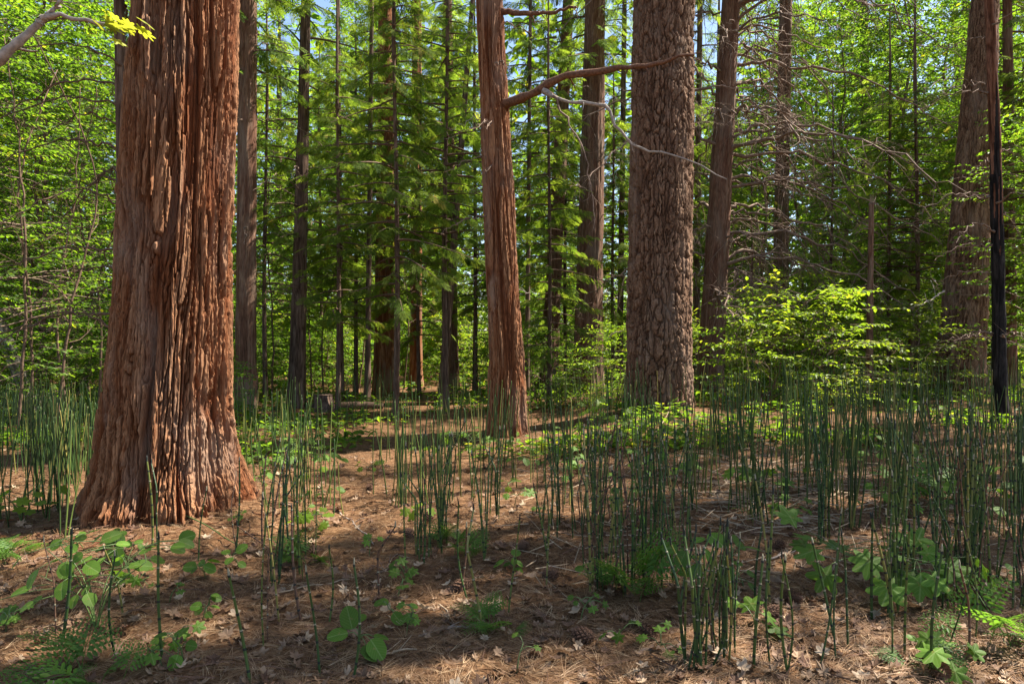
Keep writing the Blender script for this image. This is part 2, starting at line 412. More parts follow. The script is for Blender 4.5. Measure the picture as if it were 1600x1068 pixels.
# ------------------------------------------------------------------ foliage templates
def spray_template(nb=9, wdt=0.045, seed=0):
    """flat feathery cedar spray of unit length along x, in the xy plane, tip drooping"""
    r = np.random.default_rng(seed); V = []; Q = []
    def blade(p, ang, L, w_):
        d = np.array([math.cos(ang), math.sin(ang)]); n = np.array([-d[1], d[0]])
        pts = [p, p + d * L * .45 + n * w_, p + d * L, p + d * L * .45 - n * w_]
        b = len(V)
        for q in pts: V.append([q[0], q[1], -0.22 * q[0] ** 2 - 0.25 * abs(q[1]) ** 1.3 + r.normal() * .008])
        Q.append([b, b + 1, b + 2, b + 3])
    for i in range(nb):
        t = 0.08 + 0.84 * i / (nb - 1)
        for s in (-1, 1):
            L = (0.40 * (1 - t) ** .8 + 0.12) * r.uniform(.75, 1.15)
            blade(np.array([t + s * .02, 0.0]), s * r.uniform(.65, .95), L, wdt * r.uniform(.8, 1.2))
    blade(np.array([0.0, 0]), 0, 1.05, wdt * .45)
    return np.array(V), [np.array(Q)]
SPRAYS = [spray_template(11, .026, 1), spray_template(10, .030, 2)]
def leaf_template():
    V = np.array([[0, 0, 0], [.33, .26, .05], [.72, .22, .02], [1, 0, -.12], [.72, -.22, .02], [.33, -.26, .05]], float)
    return V, [np.array([[0, 1, 2, 3], [0, 3, 4, 5]])]
LEAF = leaf_template()
def tuft_template(n=16, seed=4):
    r = np.random.default_rng(seed); V = []; Fc = []
    for i in range(n):
        az = r.uniform(0, 2 * pi); el = r.uniform(-.3, 1.1)
        d = np.array([math.cos(el) * .9 * math.cos(az), math.cos(el) * math.sin(az), math.sin(el)]); s = np.cross(d, [0.3, 0.2, 1]); s /= np.linalg.norm(s)
        b = len(V); V += [-s * .02, s * .02, d * r.uniform(.8, 1.1)]; Fc.append([b, b + 1, b + 2])
    return np.array(V), [np.array(Fc)]
TUFT = tuft_template()

def frames(X, up, roll, size):
    """matrices whose columns are along X, across, normal (near up), scaled"""
    X = norm(X); Yv = norm(np.cross(up, X)); Z = np.cross(X, Yv)
    c, s = np.cos(roll)[:, None], np.sin(roll)[:, None]
    Y2 = Yv * c + Z * s; Z2 = Z * c - Yv * s
    return np.stack([X, Y2, Z2], -1) * size[:, None, None]

def conifer_crown(seed, z0, z1, rmax, nbr, spray=0.42, step=0.13, rbase=0.6, droop=0.35, kind='cedar', sparse=0.0, tip=0.25, limb_mat='limb', lean=(0, 0)):
    r = np.random.default_rng(seed); mb = MB()
    Ls, Xs, Ss, Rn = [], [], [], []
    ga = 2.39996
    for i in range(nbr):
        t = (i + r.uniform(0, 1)) / nbr
        z = z0 + (z1 - z0) * t
        L = rmax * (rbase + (1 - rbase) * min(t * 3, 1)) * (1 - (1 - tip) * t) * r.uniform(.35, 1.2)
        az = i * ga + r.normal() * .35
        d = np.array([math.cos(az), math.sin(az), 0]); sd = np.array([-d[1], d[0], 0])
        up0 = r.uniform(-.05, .25) * (0.5 + t); dr = droop * r.uniform(.6, 1.3); bend = r.normal() * .15
        s = np.linspace(0, 1, 8)
        pts = np.array([lean[0] * z, lean[1] * z, z]) + d * (s * L)[:, None] + sd * (bend * s * s * L)[:, None]
        pts[:, 2] += L * (up0 * s - dr * s ** 2 + .25 * dr * s ** 4)
        mb.tube(pts, (0.012 + 0.011 * L) * (1 - .85 * s), 4, 1, .5, False)
        if r.random() < sparse: continue
        ss = np.arange(0.22 + .1 * r.random(), 1.0, step / L)
        for q in ss:
            k = q * 7; a0 = min(int(k), 6); p = pts[a0] + (pts[a0 + 1] - pts[a0]) * (k - a0)
            tg = norm(pts[a0 + 1] - pts[a0])
            for sg in (-1, 1):
                if r.random() < .12: continue
                x = tg * r.uniform(.5, 1.0) + sd * sg * r.uniform(.3, 1.0) * (1.1 - .5 * q) + np.array([0, 0, -r.uniform(.05, .6)])
                Ls.append(p + r.normal(size=3) * .02); Xs.append(x); Ss.append(spray * r.uniform(.55, 1.25) * (1.15 - .35 * q)); Rn.append(np.clip(.45 + .22 * r.normal() + .25 * (q - .5), 0, 1))
        Ls.append(pts[-1]); Xs.append(pts[-1] - pts[-2]); Ss.append(spray); Rn.append(.7)
    Ls, Xs, Ss, Rn = np.array(Ls), np.array(Xs), np.array(Ss), np.array(Rn)
    Mx = frames(Xs, np.array([0, 0, 1.0]) + r.normal(size=Xs.shape) * .25, r.normal(size=len(Ls)) * .5, Ss)
    if kind == 'cedar':
        h = r.random(len(Ls)) < .5
        for m_, tp in ((h, SPRAYS[0]), (~h, SPRAYS[1])): mb.scatter(*tp, Mx[m_], Ls[m_], 0, Rn[m_])
        return mb.build('crown', [M['cedar_leaf'], M[limb_mat]])
    mb.scatter(*TUFT, Mx, Ls, 0, Rn)
    return mb.build('crown', [M['pine_needle'], M[limb_mat]])

def arch(p0, p1, sag, k=6, r=None, wig=0.0):
    s = np.linspace(0, 1, k)[:, None]; p = p0 + (p1 - p0) * s; p[:, 2:] += sag * 4 * s * (1 - s)
    if r is not None and wig: p[1:] += r.normal(size=(k - 1, 3)) * wig * np.linalg.norm(p1 - p0)
    return p

def broadleaf_crown(seed, H, z0, R, nclump, leaf=0.085, nl=13, trunk_r=0.04, gaps=0.45, stems=1, spread=0.25, matl='leaf', flat=0.5, layer=0.0):
    """limbs and small leafy branchlets through an uneven crown; trunk stems are returned apart"""
    r = np.random.default_rng(seed); cr = MB(); st = []
    axes_ = []
    for k in range(stems):
        az = r.uniform(0, 2 * pi) + k * 2 * pi / stems; tipp = np.array([math.cos(az), math.sin(az), 0]) * R * spread * (1 if stems > 1 else .4) + np.array([0, 0, H * r.uniform(.85, .98)])
        pts = arch(np.array([math.cos(az) * .04 * (stems > 1), math.sin(az) * .04 * (stems > 1), -0.1]), tipp, 0, 9, r, .012); axes_.append(pts)
        b = MB(); b.tube(pts, trunk_r * (1 - .85 * np.linspace(0, 1, 9)) * r.uniform(.7, 1.0), 7); st.append(b)
    C = []
    while len(C) < nclump:
        z = r.uniform(z0, H); t = (z - z0) / (H - z0)
        rr = R * (0.55 + .45 * math.sin(pi * min(1, .2 + .75 * t))) * (1 - .55 * t ** 3)
        az = r.uniform(0, 2 * pi); q = rr * math.sqrt(r.random())
        p = np.array([math.cos(az) * q, math.sin(az) * q, z])
        g = float(vnoise(p[0] * 1.4 + seed, p[1] * 1.4, p[2] * 1.9, seed))
        if g < gaps and r.random() > .12: continue
        if layer: p[2] = (math.floor(p[2] / layer) + .5) * layer + .22 * layer * math.sin(az * 2 + p[2]) + r.normal() * .025 - .10 * q
        C.append(p)
    C = np.array(C)
    Ls, Xs, Ss, Rn = [], [], [], []
    for i, p in enumerate(C):
        ax = axes_[r.integers(stems)]
        zt = max(p[2] - r.uniform(.2, .7) * min(1.0, H * .2), .1)
        a0 = ax[np.argmin(abs(ax[:, 2] - zt))]
        out = norm(np.array([p[0] - a0[0], p[1] - a0[1], r.normal() * .15]) + r.normal(size=3) * .25 * np.array([1, 1, .3]))
        if i % 9 == 0: cr.tube(arch(a0, p, .08, 5, r, .03), (.006 + .006 * np.linalg.norm(p - a0)) * np.linspace(1, .3, 5), 4, 1, .5, False)
        bl = r.uniform(.25, .5) * (leaf / .085)
        cr.tube(np.stack([p - out * bl * .5, p, p + out * bl]), np.array([.0035, .003, .0015]), 3, 1, .5, False)
        s = np.linspace(-.3, 1, nl); side = norm(np.cross([0, 0, 1], out)); base = r.normal() * .18 + .42
        for j, q in enumerate(s):
            sg = 1 if j % 2 else -1
            Ls.append(p + out * bl * q + r.normal(size=3) * .015); Xs.append(out * r.uniform(.2, .8) + side * sg * r.uniform(.4, 1) + np.array([0, 0, r.normal() * .25 - .15]))
            Ss.append(leaf * r.uniform(.6, 1.25)); Rn.append(np.clip(base + r.normal() * .17, 0, 1))
    Ls, Xs, Ss, Rn = map(np.array, (Ls, Xs, Ss, Rn))
    Mx = frames(Xs, np.array([0, 0, 1.0]) + r.normal(size=Xs.shape) * flat, np.zeros(len(Ls)), Ss)
    cr.scatter(*LEAF, Mx, Ls, 0, Rn)
    return cr.build('crown', [M[matl], M['twig']]), [b.build('stem', M['limb'], True) for b in st]


# ------------------------------------------------------------------ bare branches
def smooth_path(pts, k=28, r=None, wig=0.0):
    pts = np.asarray(pts, float); n = len(pts)
    t = np.linspace(0, n - 1, k); out = []
    for x in t:
        i = min(int(x), n - 2); f = x - i
        p0, p1, p2, p3 = pts[max(i - 1, 0)], pts[i], pts[i + 1], pts[min(i + 2, n - 1)]
        out.append(.5 * (2 * p1 + (p2 - p0) * f + (2 * p0 - 5 * p1 + 4 * p2 - p3) * f * f + (3 * p1 - p0 - 3 * p2 + p3) * f ** 3))
    out = np.array(out)
    if r is not None and wig: out[1:] += r.normal(size=(k - 1, 3)) * wig
    return out

def twigs_on(mb, path, rad, r, n, length, down=.3, order=1, mi=0):
    for _ in range(n):
        i = r.integers(int(len(path) * .25), len(path) - 1); p = path[i]; tg = norm(path[i + 1] - path[i])
        d = norm(tg * r.uniform(.2, 1.0) + r.normal(size=3) * .7 + np.array([0, 0, -down * r.random()]))
        L = length * r.uniform(.35, 1.1) * (1.15 - .6 * i / len(path))
        q = [p, p + d * L * .5 + r.normal(size=3) * .06 * L, p + d * L + np.array([0, 0, -down * .3 * L]) + r.normal(size=3) * .1 * L]
        pp = smooth_path(q, 6); r0 = max(rad[i] * .5, .004)
        mb.tube(pp, r0 * np.linspace(1, .3, 6), 3, mi, .5, False)
        if order > 1: twigs_on(mb, pp, r0 * np.linspace(1, .3, 6), r, 3, L * .5, down, order - 1, mi)

def bare_limb(parent, pts, r0, r1, seed, ntw=6, twl=.4, matn='twig', down=.3, name='dead_branch', wig=.01, order=1, label=None):
    """one bare branch of a tree: path in world points, hung under its tree"""
    r = np.random.default_rng(seed); base = np.array(parent.location)
    path = smooth_path(np.asarray(pts) - base, 22, r, wig); rad = (r0 + (r1 - r0) * np.linspace(0, 1, 22) ** .8) * (1 + .13 * r.normal(size=22)); rad[0] = r0 * 1.5; rad[1] = r0 * 1.15
    mb = MB(); mb.tube(path, rad, 7); twigs_on(mb, path, rad, r, ntw, twl, down, order)
    o = obj(name, mb.build(name, M[matn], True), parent)
    if label: o['label'] = label
    return o

# ------------------------------------------------------------------ the trees one can tell apart
TREES = {}
def tree(key, name, label, cat, u0, d, w0, u_top, w_top, kind, mats, nth, nz, depth, seed, v0=620, H=20, group=None, x0=None, **kw):
    """u0, w0: middle and width in photo pixels near the foot, u_top, w_top: at the top edge; d: distance from the ground it stands on"""
    x = (u0 - 800) / F * d; z = float(gz(x, d))
    root = thing(name, label, cat, (x, d, z), 0, group)
    zt = EYE + d * 534 / F - z
    zv = zt + .4
    r0, rt = w0 / 2 / F * d, w_top / 2 / F * d
    lean = ((u_top - u0) / F * d / zt, 0)
    me = trunk_mesh(r0, (r0 - rt) / zt, zv, H, kind, mats, nth, nz, depth, seed, lean, face=math.atan2(-d, -x), **kw)
    obj('trunk', me, root); TREES[key] = (root, lean, zt, r0)
    return root

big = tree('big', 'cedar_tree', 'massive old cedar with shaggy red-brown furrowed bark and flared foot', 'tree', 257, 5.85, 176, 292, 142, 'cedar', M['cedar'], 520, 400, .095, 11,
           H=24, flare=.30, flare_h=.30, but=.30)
mid = tree('mid', 'cedar_tree', 'slim reddish cedar leaning gently, long bare limb crossing the pine', 'tree', 795, 10.3, 55, 765, 40, 'cedar', M['cedar'], 190, 260, .055, 23, H=20, flare=.22, flare_h=.4, but=.2)
pine = tree('pine', 'pine_tree', 'thick straight pine with plated scaly bark and sunlit side', 'tree', 1029, 12.0, 97, 1036, 92, 'pine', M['pine'], 340, 340, .07, 31, H=26, flare=.10, flare_h=.5, but=.2)
ced9 = tree('ced9', 'cedar_tree', 'brown cedar trunk with many bare drooping branches beside the plated pine', 'tree', 1108, 16.0, 40, 1142, 27, 'cedar', M['cedar_dark'], 110, 160, .035, 41, H=21, flare=.2, flare_h=.5, but=.2)
ced7 = tree('ced7', 'cedar_tree', 'dark straight cedar trunk standing between slim red cedar and plated pine', 'tree', 918, 18.0, 44, 930, 31, 'cedar', M['cedar_dark'], 110, 150, .04, 43, H=22, flare=.22, flare_h=.6, but=.2)
rpine = tree('rpine', 'pine_tree', 'leaning pine trunk with furrowed bark behind the burnt stem', 'tree', 1497, 15.0, 66, 1540, 38, 'pine', M['pine'], 160, 200, .055, 53, H=24, flare=.14, flare_h=.6, but=.2)
burnt = tree('burnt', 'burnt_tree', 'thin charred black tree stem with reddish upper trunk', 'tree', 1563, 10.6, 20, 1546, 14, 'rough', [M['burnt'], M['burnt_top']], 64, 150, .02, 61, H=13, flare=.2, burnt=4.0, sweep=.03)
behind = tree('behind', 'cedar_tree', 'dull cedar trunk half hidden behind the massive shaggy cedar', 'tree', 384, 14.5, 30, 387, 27, 'cedar', M['cedar_dark'], 80, 120, .03, 67, H=20, flare=.2)
dark3 = tree('dark3', 'fir_tree', 'slender dark straight trunk beside the far end of the path', 'tree', 463, 15.5, 25, 478, 14, 'rough', M['far_bark'], 64, 110, .022, 71, H=17, flare=.25)
t600 = tree('t600', 'cedar_tree', 'red-brown cedar trunk past the end of the path', 'tree', 600, 20, 31, 603, 22, 'cedar', M['cedar'], 80, 110, .035, 73, H=20, flare=.25)
t650 = tree('t650', 'cedar_tree', 'thin pale cedar trunk next to the red-brown cedar past the path', 'tree', 650, 23, 19, 651, 14, 'cedar', M['cedar'], 64, 90, .03, 79, H=19, flare=.3)
t690 = tree('t690', 'fir_tree', 'thin trunk tilting to one side near slim reddish cedar', 'tree', 690, 16.4, 13, 738, 7, 'rough', M['far_bark'], 48, 90, .012, 83, H=13, flare=.3)
t705 = tree('t705', 'cedar_tree', 'upright cedar trunk just behind the thin tilting trunk', 'tree', 708, 21, 17, 700, 12, 'cedar', M['cedar_dark'], 56, 90, .025, 89, H=19, flare=.3)
t575 = tree('t575', 'fir_tree', 'pole-thin dark trunk in front of red-brown cedar past the path', 'tree', 574, 17, 9, 581, 6, 'rough', M['far_bark'], 40, 80, .01, 97, H=14, flare=.3)
t530 = tree('t530', 'fir_tree', 'pole-thin trunk rising beside the low mossy stump', 'tree', 533, 18, 9, 528, 6, 'rough', M['far_bark'], 40, 80, .01, 101, H=14, flare=.3)
t855 = tree('t855', 'cedar_tree', 'dim cedar trunk seen through the gap beside slim reddish cedar', 'tree', 856, 20, 27, 888, 17, 'cedar', M['cedar_dark'], 64, 90, .03, 103, H=20, flare=.3)
t1222 = tree('t1222', 'fir_tree', 'grey trunk rising behind the tangle of bare branches', 'tree', 1216, 24, 25, 1228, 18, 'cedar', M['cedar_dark'], 64, 90, .03, 107, H=22, flare=.2)
t1583 = tree('t1583', 'cedar_tree', 'cedar trunk just past the charred black stem', 'tree', 1580, 17, 17, 1574, 13, 'cedar', M['cedar_dark'], 56, 90, .025, 109, H=19, flare=.2)
t188 = tree('t188', 'fir_tree', 'dark trunk peeking past the edge of the massive shaggy cedar', 'tree', 196, 9.0, 16, 186, 15, 'rough', M['far_bark'], 56, 100, .015, 113, H=15, flare=.2)
t825 = tree('t825', 'fir_tree', 'very thin dark pole tree between slim red cedar and dim trunk', 'tree', 823, 17, 8, 829, 5, 'rough', M['far_bark'], 40, 80, .01, 127, H=13, flare=.3)
t975 = tree('t975', 'fir_tree', 'thin trunk showing in the slit before the plated pine', 'tree', 968, 22, 10, 976, 7, 'rough', M['far_bark'], 40, 80, .01, 131, H=16, flare=.3)
t1088 = tree('t1088', 'fir_tree', 'thin trunk just past the sunlit side of the plated pine', 'tree', 1087, 21, 11, 1094, 8, 'rough', M['far_bark'], 40, 80, .01, 137, H=17, flare=.3)

# bark strips that stand off the old cedar
def bark_strip(parent, x, z0, z1, width, seed):
    r = np.random.default_rng(seed); R = TREES['big'][3]; lean = TREES['big'][1]
    th = x; k = 14; n = 6; zs = np.linspace(z0, z1, k); V = []
    for i, z in enumerate(zs):
        fl = .32 * math.exp(-z / .34) + .08 * math.exp(-z / 1.02)
        rr = (R - (R - .455) * z / 4.5) * (1 + fl) + .014 + .008 * math.sin(i * .5 + seed)
        w_ = width * (.5 + .5 * math.sin(pi * (i + 1) / (k + 1))) * r.uniform(.85, 1.1)
        c = th + .04 * math.sin(z * 1.7 + seed)
        for j in range(n):
            f = j / (n - 1) - .5; q = rr + (.014 - .05 * f * f) + .006 * r.normal()
            a_ = c + f * w_ / R
            V.append([lean[0] * z + q * math.cos(a_), q * math.sin(a_), z + .03 * r.normal() * (i in (0, k - 1))])
    V = np.array(V); inn = V.copy(); inn[:, 0] = lean[0] * V[:, 2] + (V[:, 0] - lean[0] * V[:, 2]) * .93; inn[:, 1] *= .93
    q = []
    kn = k * n
    for i in range(k - 1):
        for j in range(n - 1): a0 = i * n + j; q.append([a0, a0 + 1, a0 + n + 1, a0 + n])
        q.append([i * n, i * n + n, kn + i * n + n, kn + i * n]); b = i * n + n - 1; q.append([b + n, b, kn + b, kn + b + n])
    for j in range(n - 1): q.append([j + 1, j, kn + j, kn + j + 1]); b = (k - 1) * n + j; q.append([b, b + 1, kn + b + 1, kn + b])
    h = np.clip(.75 + .2 * r.normal(size=2 * kn), .3, 1)
    obj('bark_strip', mesh('bark_strip', np.concatenate([V, inn]), [np.array(q)], M['cedar'], None, {'h': h}, False), parent)
rr_ = np.random.default_rng(5)
fa = math.atan2(-5.9, 2.97)
for i in range(30):
    z0 = rr_.uniform(.35, 4.2)
    bark_strip(big, fa + rr_.uniform(-.95, .95), z0, z0 + rr_.uniform(.25, .8), rr_.uniform(.02, .04), 100 + i)

# the long bare limb of the slim cedar and its other dead twigs
bare_limb(mid, [P(783, 165, 10.3), P(820, 152, 9.8), P(880, 122, 9.4), P(960, 108, 9.0), P(1020, 100, 8.8), P(1085, 83, 8.6)], .082, .018, 1, 10, .4, 'red_limb', name='limb', wig=.02, label='long bare reddish limb reaching across the plated pine')
bare_limb(mid, [P(850, 142, 9.55), P(885, 158, 9.3), P(945, 166, 9.1), P(965, 200, 9.0), P(1000, 232, 8.9), P(1060, 245, 8.8), P(1135, 280, 8.6)], .034, .008, 2, 7, .25, 'grey_limb', name='limb', wig=.01)
bare_limb(mid, [P(865, 150, 9.4), P(890, 195, 9.3), P(915, 243, 9.2), P(925, 300, 9.2), P(932, 362, 9.15)], .016, .004, 3, 8, .25, 'twig', wig=.012)
bare_limb(mid, [P(1075, 88, 8.65), P(1100, 122, 8.6), P(1140, 137, 8.5), P(1180, 135, 8.4)], .015, .005, 4, 6, .3, 'twig', wig=.01)
bare_limb(mid, [P(782, 18, 10.3), P(820, 20, 10), P(855, 20, 9.8), P(900, 10, 9.6)], .05, .02, 5, 6, .3, 'red_limb', name='limb')
for i in range(16):
    z = rr_.uniform(2.2, 7.0); az = rr_.uniform(0, 2 * pi); b = np.array(mid.location) + np.array([TREES['mid'][1][0] * z, 0, z]); L = rr_.uniform(.3, 1.1)
    d_ = np.array([math.cos(az), math.sin(az) * .8, 0])
    bare_limb(mid, [b + d_ * .15, b + d_ * L * .5 + [0, 0, -.04], b + d_ * L + [0, 0, -.3 * L]], .012, .004, 20 + i, 4, .25, 'grey_limb' if i % 3 == 0 else 'twig', wig=.02)

# drooping bare branches of the cedar beyond the plated pine
for i in range(62):
    z = 2.0 + 7.6 * (i + rr_.random()) / 62; az = rr_.normal() * .75 + (0 if i % 5 else pi); L = rr_.uniform(1.6, 5.2) * (.75 if z < 3 else 1)
    b = np.array(ced9.location) + np.array([TREES['ced9'][1][0] * z, 0, z]); d_ = np.array([math.cos(az), math.sin(az), 0])
    up = rr_.uniform(-.05, .30); c_ = rr_.normal() * .12; sd_ = np.array([-d_[1], d_[0], 0])
    pts = [b, b + d_ * L * .3 + [0, 0, up * L * .35], b + d_ * L * .65 + sd_ * c_ * L * .6 + [0, 0, up * L * .3 - .12 * L], b + d_ * L + sd_ * c_ * L + [0, 0, up * L * .2 - .38 * L]]
    bare_limb(ced9, pts, 0.017 + .006 * L, .007, 200 + i, 22, 1.2, 'twig', .8, wig=.045, order=2)
# dark thin branches of the trunk beside the old cedar
for i in range(17):
    z = 1.6 + 4.6 * i / 17; az = pi + rr_.normal() * .55; L = rr_.uniform(1.2, 2.8)
    b = np.array(t188.location) + np.array([0, 0, z]); d_ = np.array([math.cos(az), math.sin(az), 0]); up = rr_.uniform(-.1, .3)
    bare_limb(t188, [b, b + d_ * L * .4 + [0, 0, up * L * .5], b + d_ * L + [0, 0, up * L * .2 - .3 * L]], .018, .004, 300 + i, 10, .6, 'limb', .3, wig=.02, order=2)
for key, n_, zlo, zhi, Lm in (('ced7', 14, 3, 9, 1.4), ('dark3', 22, 2, 8, 1.6), ('rpine', 10, 3, 8, 1.6), ('t855', 10, 3, 10, 1.5), ('burnt', 18, 1.2, 6.3, 1.0), ('behind', 8, 3, 8, 1.3), ('t1222', 14, 4, 12, 2.2), ('t600', 12, 2.5, 8, 1.5)):
    root, lean, zt, r0 = TREES[key]
    for i in range(n_):
        z = rr_.uniform(zlo, zhi); az = rr_.uniform(0, 2 * pi); L = Lm * rr_.uniform(.4, 1.2); b = np.array(root.location) + np.array([lean[0] * z, 0, z]); d_ = np.array([math.cos(az), math.sin(az), 0])
        bare_limb(root, [b + d_ * r0 * .6, b + d_ * (r0 * .6 + L * .5) + [0, 0, .05 * L], b + d_ * (r0 + L) + [0, 0, -.25 * L]], .014, .004, 400 + i * 7 + n_, 7, .4, 'twig', .4, wig=.02)
# pale dead tangle on the leaning pine's foot side
bare_limb(rpine, [P(1475, 455, 14.2), P(1450, 470, 13.8), P(1425, 480, 13.5)], .02, .005, 991, 12, .5, 'grey_limb', .2)

# snag
def snag():
    x = (1358 - 800) / F * 14; z = float(gz(x, 14)); root = thing('snag', 'thin dead snag snapped off at the top among green leaves', 'snag', (x, 14, z))
    me = trunk_mesh(.066, .004, 4.05, 4.10, 'rough', M['cedar_dark'], 48, 120, .012, 151, (.012, 0), flare=.25); obj('trunk', me, root)
    mb = MB(); r = np.random.default_rng(3)
    for k in range(9):
        a_ = k / 9 * 2 * pi; p = np.array([.012 * 4.05 + math.cos(a_) * .03, math.sin(a_) * .03, 3.95]); mb.tube(np.stack([p, p + [0, 0, r.uniform(.12, .38)]]), np.array([.016, .003]), 4)
    obj('splintered_top', mb.build('splintered_top', M['straw']), root)
    for i in range(7):
        zz = r.uniform(1.2, 3.8); az = r.uniform(0, 2 * pi); L = r.uniform(.3, .9); b = np.array([x + .012 * zz, 14, z + zz]); d_ = np.array([math.cos(az), math.sin(az), 0])
        bare_limb(root, [b, b + d_ * L * .5, b + d_ * L + [0, 0, -.25 * L]], .01, .004, 600 + i, 4, .25, 'twig')
snag()

# overhanging oak limb
def oak():
    root = thing('oak_tree', 'oak with pale grey bare limb ending in a sprig of lobed leaves', 'tree', (-4.4, 4.6, float(gz(-4.4, 4.6))))
    me = trunk_mesh(.13, .008, 4.5, 9, 'rough', M['hardwood'], 56, 100, .015, 171, (-.02, 0), flare=.3); obj('trunk', me, root)
    d0 = 4.4
    bare_limb(root, [np.array([-4.5, 4.6, 2.6]), P(-60, 135, 4.5), P(0, 92, d0), P(30, 66, d0), P(62, 34, d0), P(95, 24, d0), P(135, 33, d0), P(182, 37, d0)], .042, .010, 700, 4, .2, 'grey_limb', name='limb', wig=.006)
    bare_limb(root, [P(62, 34, d0), P(88, 10, d0), P(120, -30, d0)], .02, .008, 701, 4, .3, 'grey_limb', name='limb')
    r = np.random.default_rng(8); me = lobed_leaf('oak_leaf', 7, .42, M['yellow_leaf'])
    for i in range(11):
        q = P(182 + r.uniform(-30, 38), 40 + r.uniform(-12, 18), d0 + r.uniform(-.12, .12)) - np.array(root.location)
        obj('leaf', me, root, q, (r.uniform(-.9, .5), r.uniform(-.2, .7), r.uniform(-1.2, 1.2)), r.uniform(.09, .15))
    cme, _ = broadleaf_crown(720, 9, 5.2, 2.2, 260, .09, 12, gaps=.4); obj('crown', cme, root)

def lobed_leaf(name, lobes, depth, m, droop=.18):
    """thin lobed leaf of unit length, stalk end at the origin, along x"""
    n = lobes * 6; V = [[0, 0, 0]]; out = []
    for i in range(n + 1):
        t = i / n; ang = (t - .5) * 2 * 2.45
        lob = abs(math.cos(t * lobes * pi + (0 if lobes % 2 == 0 else pi / 2) + pi / 2 * 0)) if False else .5 + .5 * math.cos((t * lobes - .5) * 2 * pi)
        R_ = (.62 * (.55 + .45 * math.cos(ang * .5))) * (1 - depth + depth * lob ** .8)
        x, y = .42 + R_ * math.cos(ang) * .95, R_ * math.sin(ang) * 1.05
        out.append([x, y, -droop * (x * x * .6 + y * y) + .05 * abs(y) + .02 * math.sin(9 * t * pi)])
    V = np.array([[.40, 0, .03]] + out + [[0, 0, 0]])
    nf = len(out); f = [[0, 1 + i, 2 + i] for i in range(nf - 1)] + [[0, nf, nf + 1], [0, nf + 1, 1]]
    return mesh(name, V, [np.array(f)], m, None, {'rnd': np.full(len(V), .5)})
def round_leaf(name, m):
    n = 16; t = np.linspace(0, 2 * pi, n, endpoint=False); x = .5 - .5 * np.cos(t); y = .40 * np.sin(t) * (1 + .12 * np.cos(t)); y = y * (1 + .06 * (np.arange(n) % 2))
    V = np.concatenate([[[.45, 0, -.015]], np.stack([x, y, .10 * np.abs(y) - .14 * x * x], -1)])
    f = [[0, 1 + i, 1 + (i + 1) % n] for i in range(n)]
    return mesh(name, V, [np.array(f)], m, None, {'rnd': np.full(len(V), .5)})
oak()

# mottled hardwood leaning at the edge of the clearing
x_, d_ = (60 - 800) / F * 13, 13.0
rt = thing('leaning_hardwood', 'mottled grey hardwood stem leaning away among dim green understory', 'tree', (x_, d_, float(gz(x_, d_))))
obj('trunk', trunk_mesh(.13, .012, 4.0, 8, 'rough', M['hardwood'], 56, 110, .02, 181, (-.40, 0), flare=.3), rt)
cme, _ = broadleaf_crown(182, 7.5, 3.6, 2.0, 300, .09, 12); obj('crown', cme, rt, (-.40 * 4.2, 0, 0))

# ------------------------------------------------------------------ crowns of those trees (foliage starts above or at the height the photo shows)
crownA = conifer_crown(1, 0, 12, 3.0, 86, .44, .14, .6)                     # long drooping cedar crown
crownB = conifer_crown(2, 0, 10, 2.6, 76, .40, .13, .55, droop=.45)
crownC = conifer_crown(3, 0, 9, 2.0, 66, .38, .13, .5, droop=.3)
crownS = conifer_crown(4, 0, 13, 2.5, 60, .40, .17, .6, sparse=.25)          # thin crown with bare limbs
crownP = conifer_crown(5, 0, 12, 3.2, 60, .30, .16, .8, droop=-.05, kind='pine', tip=.4)
crownM = conifer_crown(6, 0, 10, 3.0, 64, .42, .15, .6, droop=.30)
def crown_on(key, me, z, rz=0, s=1.0, sz=None):
    root, lean, zt, r0 = TREES[key]
    obj('crown', me, root, (lean[0] * z, lean[1] * z, z), (0, 0, rz), (s, s, sz or s))
for key, me, z, rz, s in (('big', crownM, 11.5, 0, 1.0), ('mid', crownC, 8.2, 1, 1.2), ('pine', crownP, 10.5, 2, 1.15), ('ced9', crownA, 9.5, 2.4, .9), ('ced7', crownB, 8.5, 1.3, 1.1),
                          ('rpine', crownP, 16.0, .4, .8), ('behind', crownA, 7.0, 2.2, 1.0), ('dark3', crownS, 3.6, 1.7, .95), ('t600', crownA, 4.6, .5, 1.0), ('t650', crownS, 6.5, 1.0, 1.0),
                          ('t690', crownC, 4.5, .9, .55), ('t705', crownB, 5.5, 3.1, .7), ('t575', crownC, 4.2, 2.6, .6), ('t530', crownC, 4.4, 4.2, .6), ('t855', crownB, 5.0, .3, 1.15),
                          ('t1222', crownS, 6.5, 3.9, 1.2), ('t1583', crownB, 4.0, 5.1, 1.0), ('t188', crownB, 6.0, 2.0, .8), ('t825', crownC, 4.6, 1.9, .85), ('t975', crownB, 6.0, 2.8, .9), ('t1088', crownB, 5.6, 4.6, .95), ('burnt', crownC, 7.2, .7, .8)):
    crown_on(key, me, z, rz, s)


